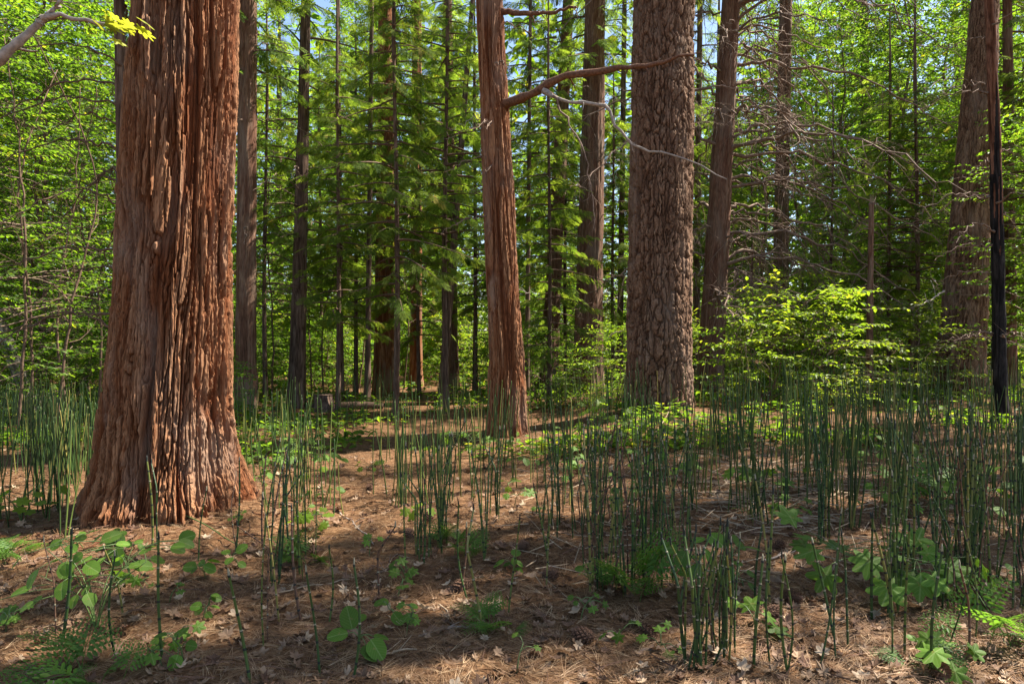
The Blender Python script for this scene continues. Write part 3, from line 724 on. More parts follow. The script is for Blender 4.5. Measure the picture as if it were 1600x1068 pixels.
# ------------------------------------------------------------------ young cedars and the forest behind
SLIM = [trunk_mesh(.075, .004, 9, 13, 'cedar', M['far_bark'], 40, 90, .015, 300 + i, (0, 0), flare=.25, sweep=.05) for i in range(3)]
FAR_T = [trunk_mesh(.24, .008, 12, 22, 'cedar', M['far_bark'], 40, 80, .03, 310 + i, (0, 0), flare=.2, sweep=.06) for i in range(4)]
def simple_tree(name, label, x, y, trunk, crown, cz, rz, s, group=None, cs=1.0):
    root = thing(name, label, 'tree', (x, y, float(gz(x, y)) - .02), rz, group, s)
    obj('trunk', trunk, root); obj('crown', crown, root, (0, 0, cz), None, cs); return root
crownY = [conifer_crown(20 + i, 0, 9 - i, 2.6, 78, .42, .13, .6, droop=.42 - .1 * i, sparse=.14) for i in range(3)]
for i, (u, d, cz, lab) in enumerate((
        (618, 13.2, 2.9, 'young cedar with dense feathery green sprays in front of red-brown cedar'),
        (528, 14.6, 2.6, 'young cedar with shaded feathery boughs above the end of the path'),
        (697, 14.4, 3.4, 'young cedar with feathery boughs brushing the slim reddish cedar'),
        (415, 16.8, 3.0, 'young cedar in deep green next to the half hidden dull cedar trunk'),
        (858, 15.4, 1.7, 'young cedar with pale hanging sprays before the dark straight cedar'),
        (1432, 17.5, 2.2, 'young cedar with feathery boughs beside the leaning pine trunk'),
        (1390, 18.0, 2.0, 'young cedar in pale green behind the snapped snag'),
        (1300, 21.0, 2.6, 'young cedar behind the tangle of bare branches'),
        (1606, 16.0, 2.2, 'young cedar with boughs hanging over the charred stem'))):
    simple_tree('young_cedar', lab, (u - 800) / F * d, d, SLIM[i % 3], crownY[i % 3], cz, i * 1.3, (.78, .72, .85)[i % 3])
for i, (u, d, cz) in enumerate(((470, 19, 3.2), (556, 20, 2.6), (655, 18.5, 2.2), (742, 20, 2.6), (800, 19, 3.4), (884, 21.5, 2.6), (958, 19.5, 2.6), (1056, 20, 3), (1175, 22, 3.4), (600, 25, 2), (690, 26, 2), (500, 25, 3.4), (910, 26, 3), (1130, 25, 3))):
    simple_tree('young_cedar', 'young cedar with hanging green sprays in the rank behind the clearing', (u - 800) / F * d, d, SLIM[i % 3], crownY[(i + 1) % 3], cz, i * 1.7, (.62, .85, .72, .95)[i % 4], 'young cedars behind the clearing')
simple_tree('shade_cedar', 'cedar whose dark drooping boughs hang in past the charred stem', 7.9, 8.0, FAR_T[0], crownS, 4.4, .5, .9)
simple_tree('shade_cedar', 'off-frame cedar added past the leaning pine to dapple the floor', 13.6, 11.4, FAR_T[0], crownB, 6.0, 2.9, 1.2)  # stands out of view, added to drop dapples on the middle ground
simple_tree('shade_cedar', 'thin boughed off-frame cedar added between the shading cedars to dapple the clearing', 7.1, 7.0, FAR_T[3], crownS, 5.4, 3.6, 1.0)  # trunk out of view; put in to break up the broad sun patch
simple_tree('shade_cedar', 'tall off-frame cedar added beside the clearing, its boughs shading the needle floor', 6.3, 5.6, FAR_T[1], crownS, 5.4, 1.5, 1.1)  # added beyond the view edge so the near ground falls in shade
simple_tree('shade_cedar', 'tall off-frame cedar added beside the crowded horsetails, its boughs shading them', 10.6, 7.2, FAR_T[2], crownS, 5.4, 2.5, 1.2)  # another tree added out of view for shade on the near floor

rb = np.random.default_rng(77)
spots = []
def free(x, y, m_):
    return all((x - a_) ** 2 + (y - b_) ** 2 > m_ * m_ for a_, b_ in spots)
for k, (rt_, *_x) in TREES.items(): spots.append((rt_.location.x, rt_.location.y))
def fan(dlo, dhi, m_, ulo=-120, uhi=1720):
    for _ in range(400):
        y = rb.uniform(dlo, dhi); u = rb.uniform(ulo, uhi); x = (u - 800) / F * y
        if free(x, y, m_): spots.append((x, y)); return x, y
    return None
FARC = [crownA, crownB, crownS, crownP, crownM]
for i in range(34):
    q = fan(24, 56, 2.4)
    if q:
        c = int(rb.integers(5)); simple_tree('far_conifer', 'conifer trunk with green boughs deep in the forest behind the clearing', q[0], q[1], FAR_T[i % 4], FARC[c], rb.uniform(3.0, 8), rb.uniform(0, 6.3), rb.uniform(.75, 1.15), 'conifers deep in the forest')
BL = [broadleaf_crown(40 + i, 8.5 - i * .6, 1.2, 2.3, 620, .10, 13, .06, gaps=.43, stems=1) for i in range(4)]
BL += [broadleaf_crown(48 + i, 14.5, 1.6, 3.0, 1300, .115, 12, .10, gaps=.42, stems=1) for i in range(2)]
def leafy_tree(label, x, y, var, rz, s, group=None, name='maple_tree'):
    root = thing(name, label, 'tree', (x, y, float(gz(x, y)) - .02), rz, group, s)
    cme, st = BL[var]
    obj('crown', cme, root)
    for m_ in st: obj('trunk', m_, root)
    return root
for i, (u, d, s_) in enumerate(((-40, 11, .85), (60, 14, 1.0), (140, 17, 1.1), (10, 19, 1.2), (70, 17, 4), (225, 21, 5), (-60, 15, 5), (130, 22, 4), (20, 25, 5), (330, 24, 4))):
    x = (u - 800) / F * d; spots.append((x, d)); leafy_tree('bushy green maple low in the wall of leaves beside the massive cedar' if s_ < 3 else 'tall bright maple topping the wall of leaves beside the massive cedar', x, d, i % 4 if s_ < 3 else s_, i * 1.7, s_ if s_ < 3 else 1.0, 'low maples beside the massive cedar' if s_ < 3 else 'tall maples beside the massive cedar')
for i, (u, d, s_) in enumerate(((1330, 25, 4), (1420, 22, 5), (1510, 20, 1.1), (1630, 19, 4), (1250, 29, 5), (1660, 14, .9), (1570, 26, 5), (1480, 24, 4), (1370, 30, 5), (1200, 27, 4))):
    x = (u - 800) / F * d; spots.append((x, d)); leafy_tree('bushy sunlit maple just behind the leaning pine' if s_ < 3 else 'tall sunlit maple rising beyond leaning pine and snapped snag', x, d, i % 4 if s_ < 3 else s_, i * 2.1, s_ if s_ < 3 else 1.05, 'low maples behind the leaning pine' if s_ < 3 else 'tall maples beyond the leaning pine')
for i in range(26):
    q = fan(27, 52, 2.3)
    if q: leafy_tree('sunlit broadleaf tree far back between the conifer trunks', q[0], q[1], i % 6, i * 1.1, rb.uniform(1.1, 1.5), 'broadleaf trees far back')

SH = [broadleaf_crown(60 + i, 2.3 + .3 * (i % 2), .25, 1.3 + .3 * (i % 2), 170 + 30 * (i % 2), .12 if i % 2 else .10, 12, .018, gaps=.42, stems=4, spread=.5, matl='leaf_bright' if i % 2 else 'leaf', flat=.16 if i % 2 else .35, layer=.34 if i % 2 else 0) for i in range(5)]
def shrub(label, x, y, var, rz, s, group=None, name='leafy_shrub'):
    root = thing(name, label, 'shrub', (x, y, float(gz(x, y)) - .02), rz, group, s)
    cme, st = SH[var]; obj('crown', cme, root)
    for m_ in st: obj('stem', m_, root)
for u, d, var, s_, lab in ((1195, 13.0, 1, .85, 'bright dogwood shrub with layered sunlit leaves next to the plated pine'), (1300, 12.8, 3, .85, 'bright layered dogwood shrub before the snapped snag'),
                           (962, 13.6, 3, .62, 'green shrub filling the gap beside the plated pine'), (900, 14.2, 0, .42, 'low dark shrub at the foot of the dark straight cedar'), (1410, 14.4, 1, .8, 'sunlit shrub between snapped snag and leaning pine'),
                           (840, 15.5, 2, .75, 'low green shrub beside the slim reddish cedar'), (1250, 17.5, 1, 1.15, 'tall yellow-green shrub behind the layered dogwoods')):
    spots.append(((u - 800) / F * d, d)); shrub(lab, (u - 800) / F * d, d, var, u, s_)
for i in range(40):
    q = fan(17, 30, 1.2)
    if q: shrub('leafy understory shrub among the trunks behind the clearing', q[0], q[1], i % 5, i * 1.9, rb.uniform(.6, 1.15), 'understory shrubs behind the clearing')
for i in range(60):
    q = fan(28, 46, 1.2)
    if q: shrub('far shrub lit by the sun deep under the forest trees', q[0], q[1], i % 5, i * 1.9, rb.uniform(1.1, 2.0), 'far shrubs under the forest')
for i in range(10):
    q = fan(11.5, 19, .8, -60, 340)
    if q: shrub('dim green shrub in the thicket behind the massive cedar', q[0], q[1], (0, 2, 4)[i % 3], i * 1.9, rb.uniform(.6, .95), 'dim shrubs behind the massive cedar')
SAP = []
for i in range(3):
    b = MB(); r = np.random.default_rng(90 + i); pth = smooth_path([[0, 0, -.1], [.1 * r.normal(), .1 * r.normal(), 2], [.3 * r.normal(), .3 * r.normal(), 4.2], [.6 * r.normal(), .5 * r.normal(), 6.2]], 24, r, .012)
    b.tube(pth, .026 * np.linspace(1, .3, 24), 6); twigs_on(b, pth, .026 * np.linspace(1, .3, 24), r, 16, 1.0, -.2, 2); SAP.append(b.build('stem', M['limb'], True))
for i, (u, d) in enumerate(((25, 10.5), (52, 11.5), (84, 10.8), (108, 12.5), (150, 13), (125, 15), (425, 17), (505, 19), (487, 20), (630, 22), (745, 19), (560, 22))):
    x = (u - 800) / F * d; rt = thing('bare_sapling', 'thin bare dark sapling stem standing in the shade under green leaves', 'sapling', (x, d, float(gz(x, d))), i * 1.4, 'bare saplings in the shade'); obj('stem', SAP[i % 3], rt)

def far_wood():
    r = np.random.default_rng(5); mb = MB(); n = 40000
    az = r.uniform(-.95, .95, n); d = r.uniform(46, 66, n); x, y = d * np.sin(az), d * np.cos(az)
    top = 15 + 12 * vnoise(az * 18, 0, 0, 4) + 4 * vnoise(az * 60, 0, 0, 5); z = r.random(n) ** 1.35 * top + gz(x, y)
    keep = vnoise(x * .3, y * .3, z * .35, 8) > .30
    L = np.stack([x, y, z], -1)[keep]; m_ = len(L); X = r.normal(size=(m_, 3)) * [1, 1, .5]
    mb.scatter(*LEAF, frames(X, np.array([0, 0, 1.0]) + r.normal(size=(m_, 3)) * .5, np.zeros(m_), r.uniform(.5, 1.1, m_)), L, 0, np.clip(.5 + .25 * r.normal(size=m_), 0, 1))
    tag(obj('far_wood', mb.build('far_wood', [M['leaf']])), 'distant wall of forest foliage closing the view behind the trees', 'forest', None, 'stuff')
far_wood()

# ------------------------------------------------------------------ horsetails
def horsetail_mesh(seed, H, n=6, lod=False, kink=0.0):
    r = np.random.default_rng(seed); RAD = .0052 * r.uniform(.85, 1.3); mb = MB(); nodes = int(H / .075) if not lod else 6
    bend = r.normal(size=2) * .05; b2 = r.normal(size=2) * .010
    kz = H * r.uniform(.5, .8)
    def c(z):
        t = z / H; q = max(0.0, z - kz)
        return np.array([bend[0] * t * t * H + b2[0] * math.sin(t * 4) + q * math.sin(kink), bend[1] * t * t * H + b2[1] * math.sin(t * 3.3), z - q * (1 - math.cos(kink))])
    def rad(z): return RAD * (1 - .35 * (z / H) ** 2)
    zz = [-.03] + list(np.cumsum(np.full(nodes, H / nodes) * r.uniform(.8, 1.2, nodes)))
    zz = [z * H / zz[-1] for z in zz]
    for a_, b_ in zip(zz[:-1], zz[1:]):
        mb.tube(np.array([c(a_), c((a_ + b_) / 2), c(b_ - .006)]) if not lod else np.array([c(a_), c(b_)]), np.array([rad(a_), rad(a_) * .96, rad(a_)])[:(2 if lod else 3)], n, 0, .1, False)
        if not lod:
            mb.tube(np.array([c(b_ - .007), c(b_ - .003)]), np.array([rad(a_) * 1.12] * 2), n, 1, .1, False)
            mb.tube(np.array([c(b_ - .003), c(b_ + .004)]), np.array([rad(a_) * 1.16, rad(a_) * 1.02]), n, 2 if r.random() < .35 else 1, .1, False)
    pale = r.random() < .45
    mb.tube(np.array([c(H), c(H) + [0, 0, .02], c(H) + [0, 0, .035]]), np.array([rad(H) * 1.1, rad(H), .0008]), n, 2 if pale else 1, .1)
    return mb
HMESH = [(h, horsetail_mesh(500 + i, h, kink=k).build('horsetail', HT, True)) for i, (h, k) in enumerate(((.5, 0), (.6, 0), (.7, 0), (.78, .12), (.85, 0), (.92, 0), (1.0, 0), (1.08, .1), (.66, .7), (.95, .25), (1.02, 0), (.74, 0), (.56, 0)))]
HDRY = [(h, horsetail_mesh(520 + i, h, kink=k).build('horsetail', [M['cone'], HT[1], HT[2]], True)) for i, (h, k) in enumerate(((.5, .5), (.62, 0), (.75, 1.2), (.9, .3)))]
HLOD = [horsetail_mesh(540 + i, h, 3, True) for i, h in enumerate((.7, .85, .95, 1.05))]
rh = np.random.default_rng(99)
LAB = {
 'cedar': ('dark green jointed horsetail stem at the foot of the massive shaggy cedar', 'horsetails at the foot of the massive cedar'),
 'left': ('jointed horsetail stem in the dense shaded thicket behind the massive cedar', 'horsetails in the shaded thicket'),
 'path': ('jointed horsetail stem in the loose patch between massive cedar and bare path', 'horsetails beside the path'),
 'mid': ('jointed horsetail stem in the open stand before the slim cedar and plated pine', 'horsetails in the middle stand'),
 'clump': ('thick dark horsetail stem in the tight clump over fallen pine cones', 'horsetails in the tight clump'),
 'right': ('jointed horsetail stem in the crowded stand before leaning pine and charred stem', 'horsetails before the leaning pine'),
 'edge': ('tall dark horsetail stem around the big lobed maple seedling', 'horsetails around the maple seedling')}
stems = []
def patch(key, u0, u1, v0, v1, n, hlo=.6, hhi=1.05, per=5, spread=.07):
    ya, yb = at((u0 + u1) / 2, v1)[1], at((u0 + u1) / 2, v0)[1]
    left = n
    while left > 0:
        y = math.exp(rh.uniform(math.log(ya), math.log(yb))) if yb > 2 * ya else rh.uniform(ya, yb)
        u = rh.uniform(u0, u1); k = min(left, 1 + rh.poisson(per - 1)); x = (u - 800) / F * y
        for _ in range(k):
            px, py = x + rh.normal() * spread, y + rh.normal() * spread
            if (px + 2.97) ** 2 + (py - 5.9) ** 2 < .85 ** 2 or py < 2.3: continue
            if any((px - t_[0].location.x) ** 2 + (py - t_[0].location.y) ** 2 < (t_[3] * 1.25) ** 2 for t_ in TREES.values()): continue
            stems.append((px, py, rh.uniform(hlo, hhi), key))
        left -= k
patch('left', -60, 190, 655, 820, 500, .55, .9, 7, .09)
patch('path', 372, 540, 660, 800, 95, .6, .95, 4, .08)
patch('path', 380, 500, 800, 930, 22, .55, .85, 2, .06)
patch('mid', 600, 1150, 690, 830, 240, .6, 1.0, 5, .09)
patch('mid', 640, 1120, 830, 900, 44, .6, .95, 3, .06)
patch('mid', 540, 1100, 620, 690, 180, .6, 1.0, 5, .12)
patch('clump', 930, 1060, 840, 930, 40, .75, 1.05, 5, .05)
patch('clump', 1070, 1160, 980, 1060, 26, .45, .68, 6, .045)
patch('right', 1130, 1620, 615, 720, 400, .6, 1.0, 7, .10)
patch('right', 1150, 1620, 720, 830, 200, .65, 1.05, 7, .08)
patch('edge', 1400, 1640, 830, 960, 84, .75, 1.1, 6, .06)
patch('edge', 1180, 1640, 940, 1066, 26, .45, .72, 1.6, .06)
patch('right', 1240, 1340, 780, 850, 34, .75, .95, 8, .04)
patch('path', 520, 900, 800, 1010, 16, .4, .7, 1.3, .08)
for u, v, h, k in ((88, 1000, .5, 'cedar'), (96, 1010, .58, 'cedar'), (94, 838, .82, 'cedar'), (101, 842, .9, 'cedar'), (106, 840, .6, 'cedar'), (180, 1020, .5, 'cedar'), (254, 1032, .6, 'cedar'), (238, 860, .62, 'cedar'), (246, 862, .66, 'cedar'), (192, 965, .42, 'cedar'),
                   (310, 880, .5, 'cedar'), (392, 1066, .52, 'path'), (418, 1000, .74, 'path'), (412, 1010, .66, 'path'), (436, 970, .7, 'path'), (470, 965, .6, 'path'), (552, 1066, .5, 'path'), (656, 872, .66, 'path'), (662, 880, .58, 'path'), (500, 1050, .5, 'path')):
    p = at(u, v); stems.append((p[0], p[1], h, k))
stems.sort(key=lambda q: q[0] ** 2 + q[1] ** 2)
for px, py, h, key in stems[:300]:
    hm, me = min(HMESH if rh.random() > .08 else HDRY, key=lambda q: abs(q[0] - h) + .1 * rh.random())
    o = obj('horsetail', me, None, (px, py, float(gfull(px, py)) - .01), (rh.normal() * .075, rh.normal() * .075, rh.uniform(0, 6.3)), (*(rh.uniform(.8, 1.25),) * 2, h / hm))
    tag(o, LAB[key][0], 'horsetail', LAB[key][1])
mbs = MB()
rest = stems[300:]
for k in range(4):
    pk = rest[k::4]
    V0 = np.concatenate(HLOD[k].V); fs = [np.concatenate(f_) for kk, f_ in HLOD[k].F.items()]
    for f_ in fs:
        pass
    m_ = len(pk); L = np.array([[a_, b_, float(gz(a_, b_))] for a_, b_, _, _ in pk]); hs = np.array([q[2] for q in pk]) / (.7, .85, .95, 1.05)[k]
    az = rh.uniform(0, 2 * pi, m_); tl = rh.normal(size=(m_, 2)) * .06
    Mx = np.zeros((m_, 3, 3)); Mx[:, 0, 0] = np.cos(az) * 1.1; Mx[:, 0, 1] = -np.sin(az) * 1.1; Mx[:, 1, 0] = np.sin(az) * 1.1; Mx[:, 1, 1] = np.cos(az) * 1.1; Mx[:, 2, 2] = hs; Mx[:, 0, 2] = tl[:, 0]; Mx[:, 1, 2] = tl[:, 1]
    mbs.scatter(V0, fs, Mx, L, 0, rh.random(m_))
tag(obj('horsetail_stand', mbs.build('horsetail_stand', HT, True)), 'distant mass of slender green horsetails under the trees', 'horsetails', None, 'stuff')

# ------------------------------------------------------------------ low plants
def fern_frond_mesh(seed, pinn=11, narrow=.45):
    r = np.random.default_rng(seed); mb = MB(); zc = lambda x: .85 * x - .80 * x * x
    xs = np.linspace(0, 1, 12); mb.tube(np.stack([xs, 0 * xs, zc(xs)], -1), .008 * np.linspace(1, .3, 12), 4, 0, .4, False)
    L, X, S = [], [], []
    for i in range(pinn):
        t = .34 + .64 * i / (pinn - 1); pl = (narrow * (1 - t) ** .7 + .04) * r.uniform(.85, 1.1)
        for sg in (-1, 1):
            n = max(3, int(9 * pl / narrow)); d = norm(np.array([.55, sg, 0.0])); d[2] = -.12
            for j in range(n):
                f = (j + .5) / n; p = np.array([t, 0, zc(t)]) + d * pl * f; w_ = pl * .26 * (1 - f) ** .6 + .014
                for s2 in (-1, 1):
                    L.append(p); X.append(norm(d * .6 + s2 * np.array([1, 0, -.1]) * .9)); S.append(w_ * r.uniform(.9, 1.2))
            L.append(np.array([t, 0, zc(t)]) + d * pl * .9); X.append(d); S.append(.05)
    L, X, S = map(np.array, (L, X, S)); m_ = len(L)
    mb.scatter(LEAF[0] * [1, .75, .5], LEAF[1], frames(X, np.array([0, 0, 1.0]) + r.normal(size=(m_, 3)) * .12, np.zeros(m_), S), L, 0, np.clip(.5 + .2 * r.normal(size=m_), 0, 1))
    return mb.build('frond', [M['fern']])
FR = [fern_frond_mesh(1, 8, .62), fern_frond_mesh(2, 9, .5), fern_frond_mesh(3, 7, .72)]
rp = np.random.default_rng(123)
def fern(label, u, v, n, size, tilt=(.0, .6), stalk=.0, group=None):
    size *= .85; n = int(n * 1.5); stalk = size * .7
    p = at(u, v); p[2] = float(gfull(p[0], p[1])); root = thing('fern', label, 'fern', p, rp.uniform(0, 6.3), group)
    for i in range(n):
        obj('frond', FR[i % 3], root, (rp.normal() * size * .25, rp.normal() * size * .25, -.01), (rp.normal() * .35, -rp.uniform(*tilt), i * 2 * pi / n + rp.normal() * .6), size * rp.uniform(.55, 1.25))
for u, v, n, sz, tl, lab in (
    (985, 930, 7, .42, (.3, 1.1), 'bushy dark green fern growing inside the tight horsetail clump'),
    (778, 985, 6, .24, (.1, .8), 'small feathery fern on shaded needles beside a pine cone'),
    (735, 868, 6, .30, (.2, 1.0), 'feathery green fern in the open beside the horsetails before the slim cedar'),
    (120, 1075, 7, .34, (.1, .7), 'dark feathery fern under the round leaved seedling'),
    (455, 880, 5, .34, (.0, .5), 'pale sunlit fern among horsetails by the bright path patch'),
    (25, 872, 6, .36, (.0, .5), 'bright sunlit fern at the edge of the shaded horsetail thicket'),
    (1585, 1010, 6, .40, (.2, .9), 'shaded fern among the crowded tall horsetails'),
    (1465, 780, 6, .55, (.1, .7), 'broad pale green fern inside the crowded horsetail stand'),
    (1445, 1050, 4, .24, (.1, .7), 'tiny fern below the big lobed maple seedling'),
    (690, 850, 4, .22, (.2, .9), 'small fern beside the feathery green fern in the open')):
    fern(lab, u, v, n, sz, tl)

MAPLE = [lobed_leaf('leaf', 5, .42, M['plant']), lobed_leaf('leaf', 7, .35, M['plant']), lobed_leaf('leaf', 5, .5, M['plant'])]
ROUND = [round_leaf('leaf', M['plant'])]
OAKL = [lobed_leaf('leaf', 5, .35, M['leaf_bright'])]
def tilt_leaf(az, t, j):
    # leaf along az, its face leaning towards the open side of the clearing
    from mathutils import Matrix
    m_ = Matrix.Rotation(t, 4, 'X') @ Matrix.Rotation(az, 4, 'Z') @ Matrix.Rotation(rp.normal() * j, 4, 'X') @ Matrix.Rotation(.2 + rp.normal() * j, 4, 'Y')
    return tuple(m_.to_euler())
def seedling(name, label, u, v, n, height, spread, leaf, leaves, flat=.25, group=None, cat='seedling', off=(0, 0)):
    p = at(u, v); p[2] = float(gfull(p[0], p[1])); root = thing(name, label, cat, p, 0, group)
    mb = MB(); hubs = []
    for k in range(max(1, n // 5)):
        az = rp.uniform(0, 2 * pi); tip = np.array([math.cos(az) * spread * .5 + off[0], math.sin(az) * spread * .5 + off[1], height * rp.uniform(.7, 1)])
        pth = smooth_path([[0, 0, -.02], tip * [.3, .3, .55], tip], 10); mb.tube(pth, .004 * np.linspace(1, .5, 10), 5); hubs.append(pth)
    pl = []
    for i in range(n):
        pth = hubs[i % len(hubs)]; b = pth[rp.integers(4, 10)]; az = i * 2.4 + rp.normal() * .4
        q = b + np.array([math.cos(az), math.sin(az), 0]) * spread * rp.uniform(.15, .55) + [0, 0, rp.uniform(-.02, .06)]
        mb.tube(smooth_path([b, (b + q) / 2 + [0, 0, .015], q], 5), .0022 * np.ones(5), 4); pl.append((q, az))
    obj('stem', mb.build('stem', M['stem_green'], True), root)
    for i, (q, az) in enumerate(pl):
        obj('leaf', leaves[i % len(leaves)], root, q, tilt_leaf(az + rp.normal() * .3, rp.uniform(.15, .75), flat), leaf * rp.uniform(.65, 1.2))
seedling('maple_seedling', 'big maple seedling with wide lobed leaves lit by a sun fleck', 1385, 925, 22, .30, .60, .20, MAPLE)
seedling('hazel_seedling', 'leafy seedling with rounded toothed leaves before the massive cedar', 150, 985, 40, .42, .50, .085, ROUND)
seedling('hazel_seedling', 'small round leaved seedling touching the flared cedar foot', 205, 905, 18, .32, .34, .075, ROUND)
seedling('oak_seedling', 'pale sunlit seedling of clustered leaves in the bright path patch', 500, 830, 14, .16, .26, .085, OAKL)
seedling('maple_seedling', 'little seedling with lobed leaves on needles in the path middle', 635, 905, 5, .14, .14, .09, MAPLE)
seedling('hazel_seedling', 'tiny seedling beside the lone short horsetail stem', 562, 1015, 6, .14, .18, .10, ROUND)
seedling('maple_seedling', 'tiny lobed seedling low in the shade before the path patch', 622, 930, 3, .10, .10, .08, MAPLE)
seedling('maple_seedling', 'two leaved maple seedling alone on the path', 577, 868, 3, .12, .10, .07, MAPLE)
seedling('hazel_seedling', 'round leaved seedling in the shaded clump of bent horsetails', 1110, 935, 12, .30, .30, .12, ROUND)
seedling('maple_seedling', 'dark lobed seedling beside the bent horsetail clump', 1180, 985, 4, .12, .16, .13, MAPLE)
seedling('hazel_seedling', 'round leaved sapling rising out of the crowded tall horsetails', 1555, 830, 18, .55, .5, .13, ROUND)
seedling('maple_seedling', 'low maple seedling with dark leaves beside the tiny fern', 1450, 1040, 6, .12, .22, .12, MAPLE)
seedling('dogwood_sapling', 'bright white-green sapling among horsetails before the dark straight cedar', 930, 705, 20, .75, .55, .12, OAKL)
seedling('dogwood_sapling', 'bright sapling standing before the foot of the plated pine', 1030, 700, 16, .62, .5, .12, OAKL)
seedling('dogwood_sapling', 'sunlit round sapling beside the shaded horsetail thicket', 35, 815, 16, .42, .4, .10, OAKL)
seedling('maple_seedling', 'green seedling patch under horsetails beside the path bend', 480, 735, 14, .28, .5, .12, MAPLE)
seedling('maple_seedling', 'green seedling patch at the foot of the path horsetails', 425, 745, 14, .3, .5, .12, MAPLE)
seedling('maple_seedling', 'pale low seedling before the slim reddish cedar', 745, 700, 14, .3, .6, .12, MAPLE)
seedling('maple_seedling', 'low seedling in the straw heap before the plated pine', 1200, 765, 8, .2, .5, .14, MAPLE)
seedling('maple_seedling', 'low spreading seedling near the pale straw heap', 1030, 735, 10, .22, .5, .12, MAPLE)
seedling('hazel_seedling', 'yellow-green seedling beneath the shaded stand before the leaning pine', 1370, 730, 12, .4, .5, .12, ROUND)

for i in range(46):
    u, v = rp.uniform(380, 1590), rp.uniform(665, 830)
    if 520 < u < 640 and rp.random() < .6: continue
    seedling('small_seedling', 'small green seedling sprouting from needle litter among horsetails', u, v, int(rp.integers(4, 9)), rp.uniform(.08, .26), rp.uniform(.14, .32), rp.uniform(.06, .10), (MAPLE, ROUND, OAKL)[i % 3], group='small seedlings among the horsetails')
for i in range(40):
    u, v = rp.uniform(0, 1590), rp.uniform(800, 1055)
    seedling('tiny_seedling', 'tiny green seedling on shaded needles in the open floor', u, v, int(rp.integers(2, 7)), rp.uniform(.05, .14), rp.uniform(.08, .18), rp.uniform(.04, .08), (MAPLE, ROUND)[i % 2], group='tiny seedlings on the floor')
def cover():
    r = np.random.default_rng(15); mb = MB(); n = 9000
    y = np.exp(r.uniform(math.log(8.5), math.log(48), n)); u = r.uniform(-80, 1680, n); x = (u - 800) / F * y
    k = vnoise(x * .9, y * .9, 0, 3) + .25 * (y > 13) > .58
    onpath = (np.abs(x - (-.6 - .21 * (y - 6))) < .75) & (y < 15.5)
    k &= ~(onpath & (r.random(n) < .85)); x, y = x[k], y[k]; m_ = len(x)
    L = np.stack([x, y, gz(x, y) + .04], -1); reps = 5
    L = np.repeat(L, reps, 0) + r.normal(size=(m_ * reps, 3)) * [.10, .10, .05]; L[:, 2] = np.maximum(L[:, 2], gz(L[:, 0], L[:, 1]) + .02) + r.random(m_ * reps) * .14
    X = r.normal(size=(m_ * reps, 3)) * [1, 1, .3]
    mb.scatter(*LEAF, frames(X, np.array([0, 0, 1.0]) + r.normal(size=X.shape) * .3, np.zeros(len(L)), r.uniform(.07, .15, len(L)) * (1 + np.maximum(L[:, 1] - 14, 0) * .05)), L, 0, np.clip(.5 + .25 * r.normal(size=len(L)), 0, 1))
    tag(obj('ground_cover', mb.build('ground_cover', [M['leaf']])), 'low green leafy ground cover between the far trunks', 'ground cover', None, 'stuff')
cover()

# ------------------------------------------------------------------ litter
def litter_xy(r, n, ylo, yhi, pw=1.0):
    y = np.exp(r.uniform(math.log(ylo), math.log(yhi), n)); x = r.uniform(-.82, .82, n) * y
    return x, y
def flat_frames(r, n, size, pitch=.15, sizes=(.6, 1.3)):
    az = r.uniform(0, 2 * pi, n); X = np.stack([np.cos(az), np.sin(az), r.normal(size=n) * pitch], -1)
    return frames(X, np.array([0, 0, 1.0]) + r.normal(size=(n, 3)) * pitch * 1.6, np.zeros(n), size * r.uniform(*sizes, n))
def needles():
    r = np.random.default_rng(31); V = []; Q = []
    for a_, c in ((-.13, .05), (.10, -.04)):
        b = len(V); wd = .0075
        for i in range(3):
            t = i / 2; px, py = t * math.cos(a_ * t), t * math.sin(a_) + c * t * t; pz = .10 * t * (1 - t) + .02 * t
            V += [[px, py - wd * (1.1 - t * .6), pz], [px, py + wd * (1.1 - t * .6), pz]]
        Q += [[b, b + 2, b + 3, b + 1], [b + 2, b + 4, b + 5, b + 3]]
    n = 40000; x, y = litter_xy(r, n, 2.4, 11.5); mb = MB()
    L = np.stack([x, y, gfull(x, y) + r.uniform(.002, .012, n)], -1)
    mb.scatter(np.array(V), [np.array(Q)], flat_frames(r, n, .16, .08, (.6, 1.15)), L, 0, np.clip(.5 + .25 * r.normal(size=n), 0, 1))
    tag(obj('needle_litter', mb.build('needle_litter', [M['needle_litter']])), 'fallen reddish pine needles strewn over the forest floor', 'pine needles', None, 'stuff')
needles()
def dry_leaf_template(seed, lobes):
    r = np.random.default_rng(seed); n = 22; t = np.linspace(0, 2 * pi, n, endpoint=False)
    R_ = .5 * (1 - .42 * (.5 + .5 * np.cos(lobes * t + 1)) ** 2) * r.uniform(.85, 1.12, n); x = .5 + R_ * np.cos(t); y = R_ * (.52 + .1 * seed) * np.sin(t)
    z = 1.1 * y * y + .8 * (x - .5) ** 2 + .25 * (x - .5) * y + r.normal(size=n) * .03
    V = np.concatenate([[[.5, 0, 0]], np.stack([x, y, z], -1)]); return V, [np.array([[0, 1 + i, 1 + (i + 1) % n] for i in range(n)])]
DL = [dry_leaf_template(1, 7), dry_leaf_template(2, 5), dry_leaf_template(3, 6)]
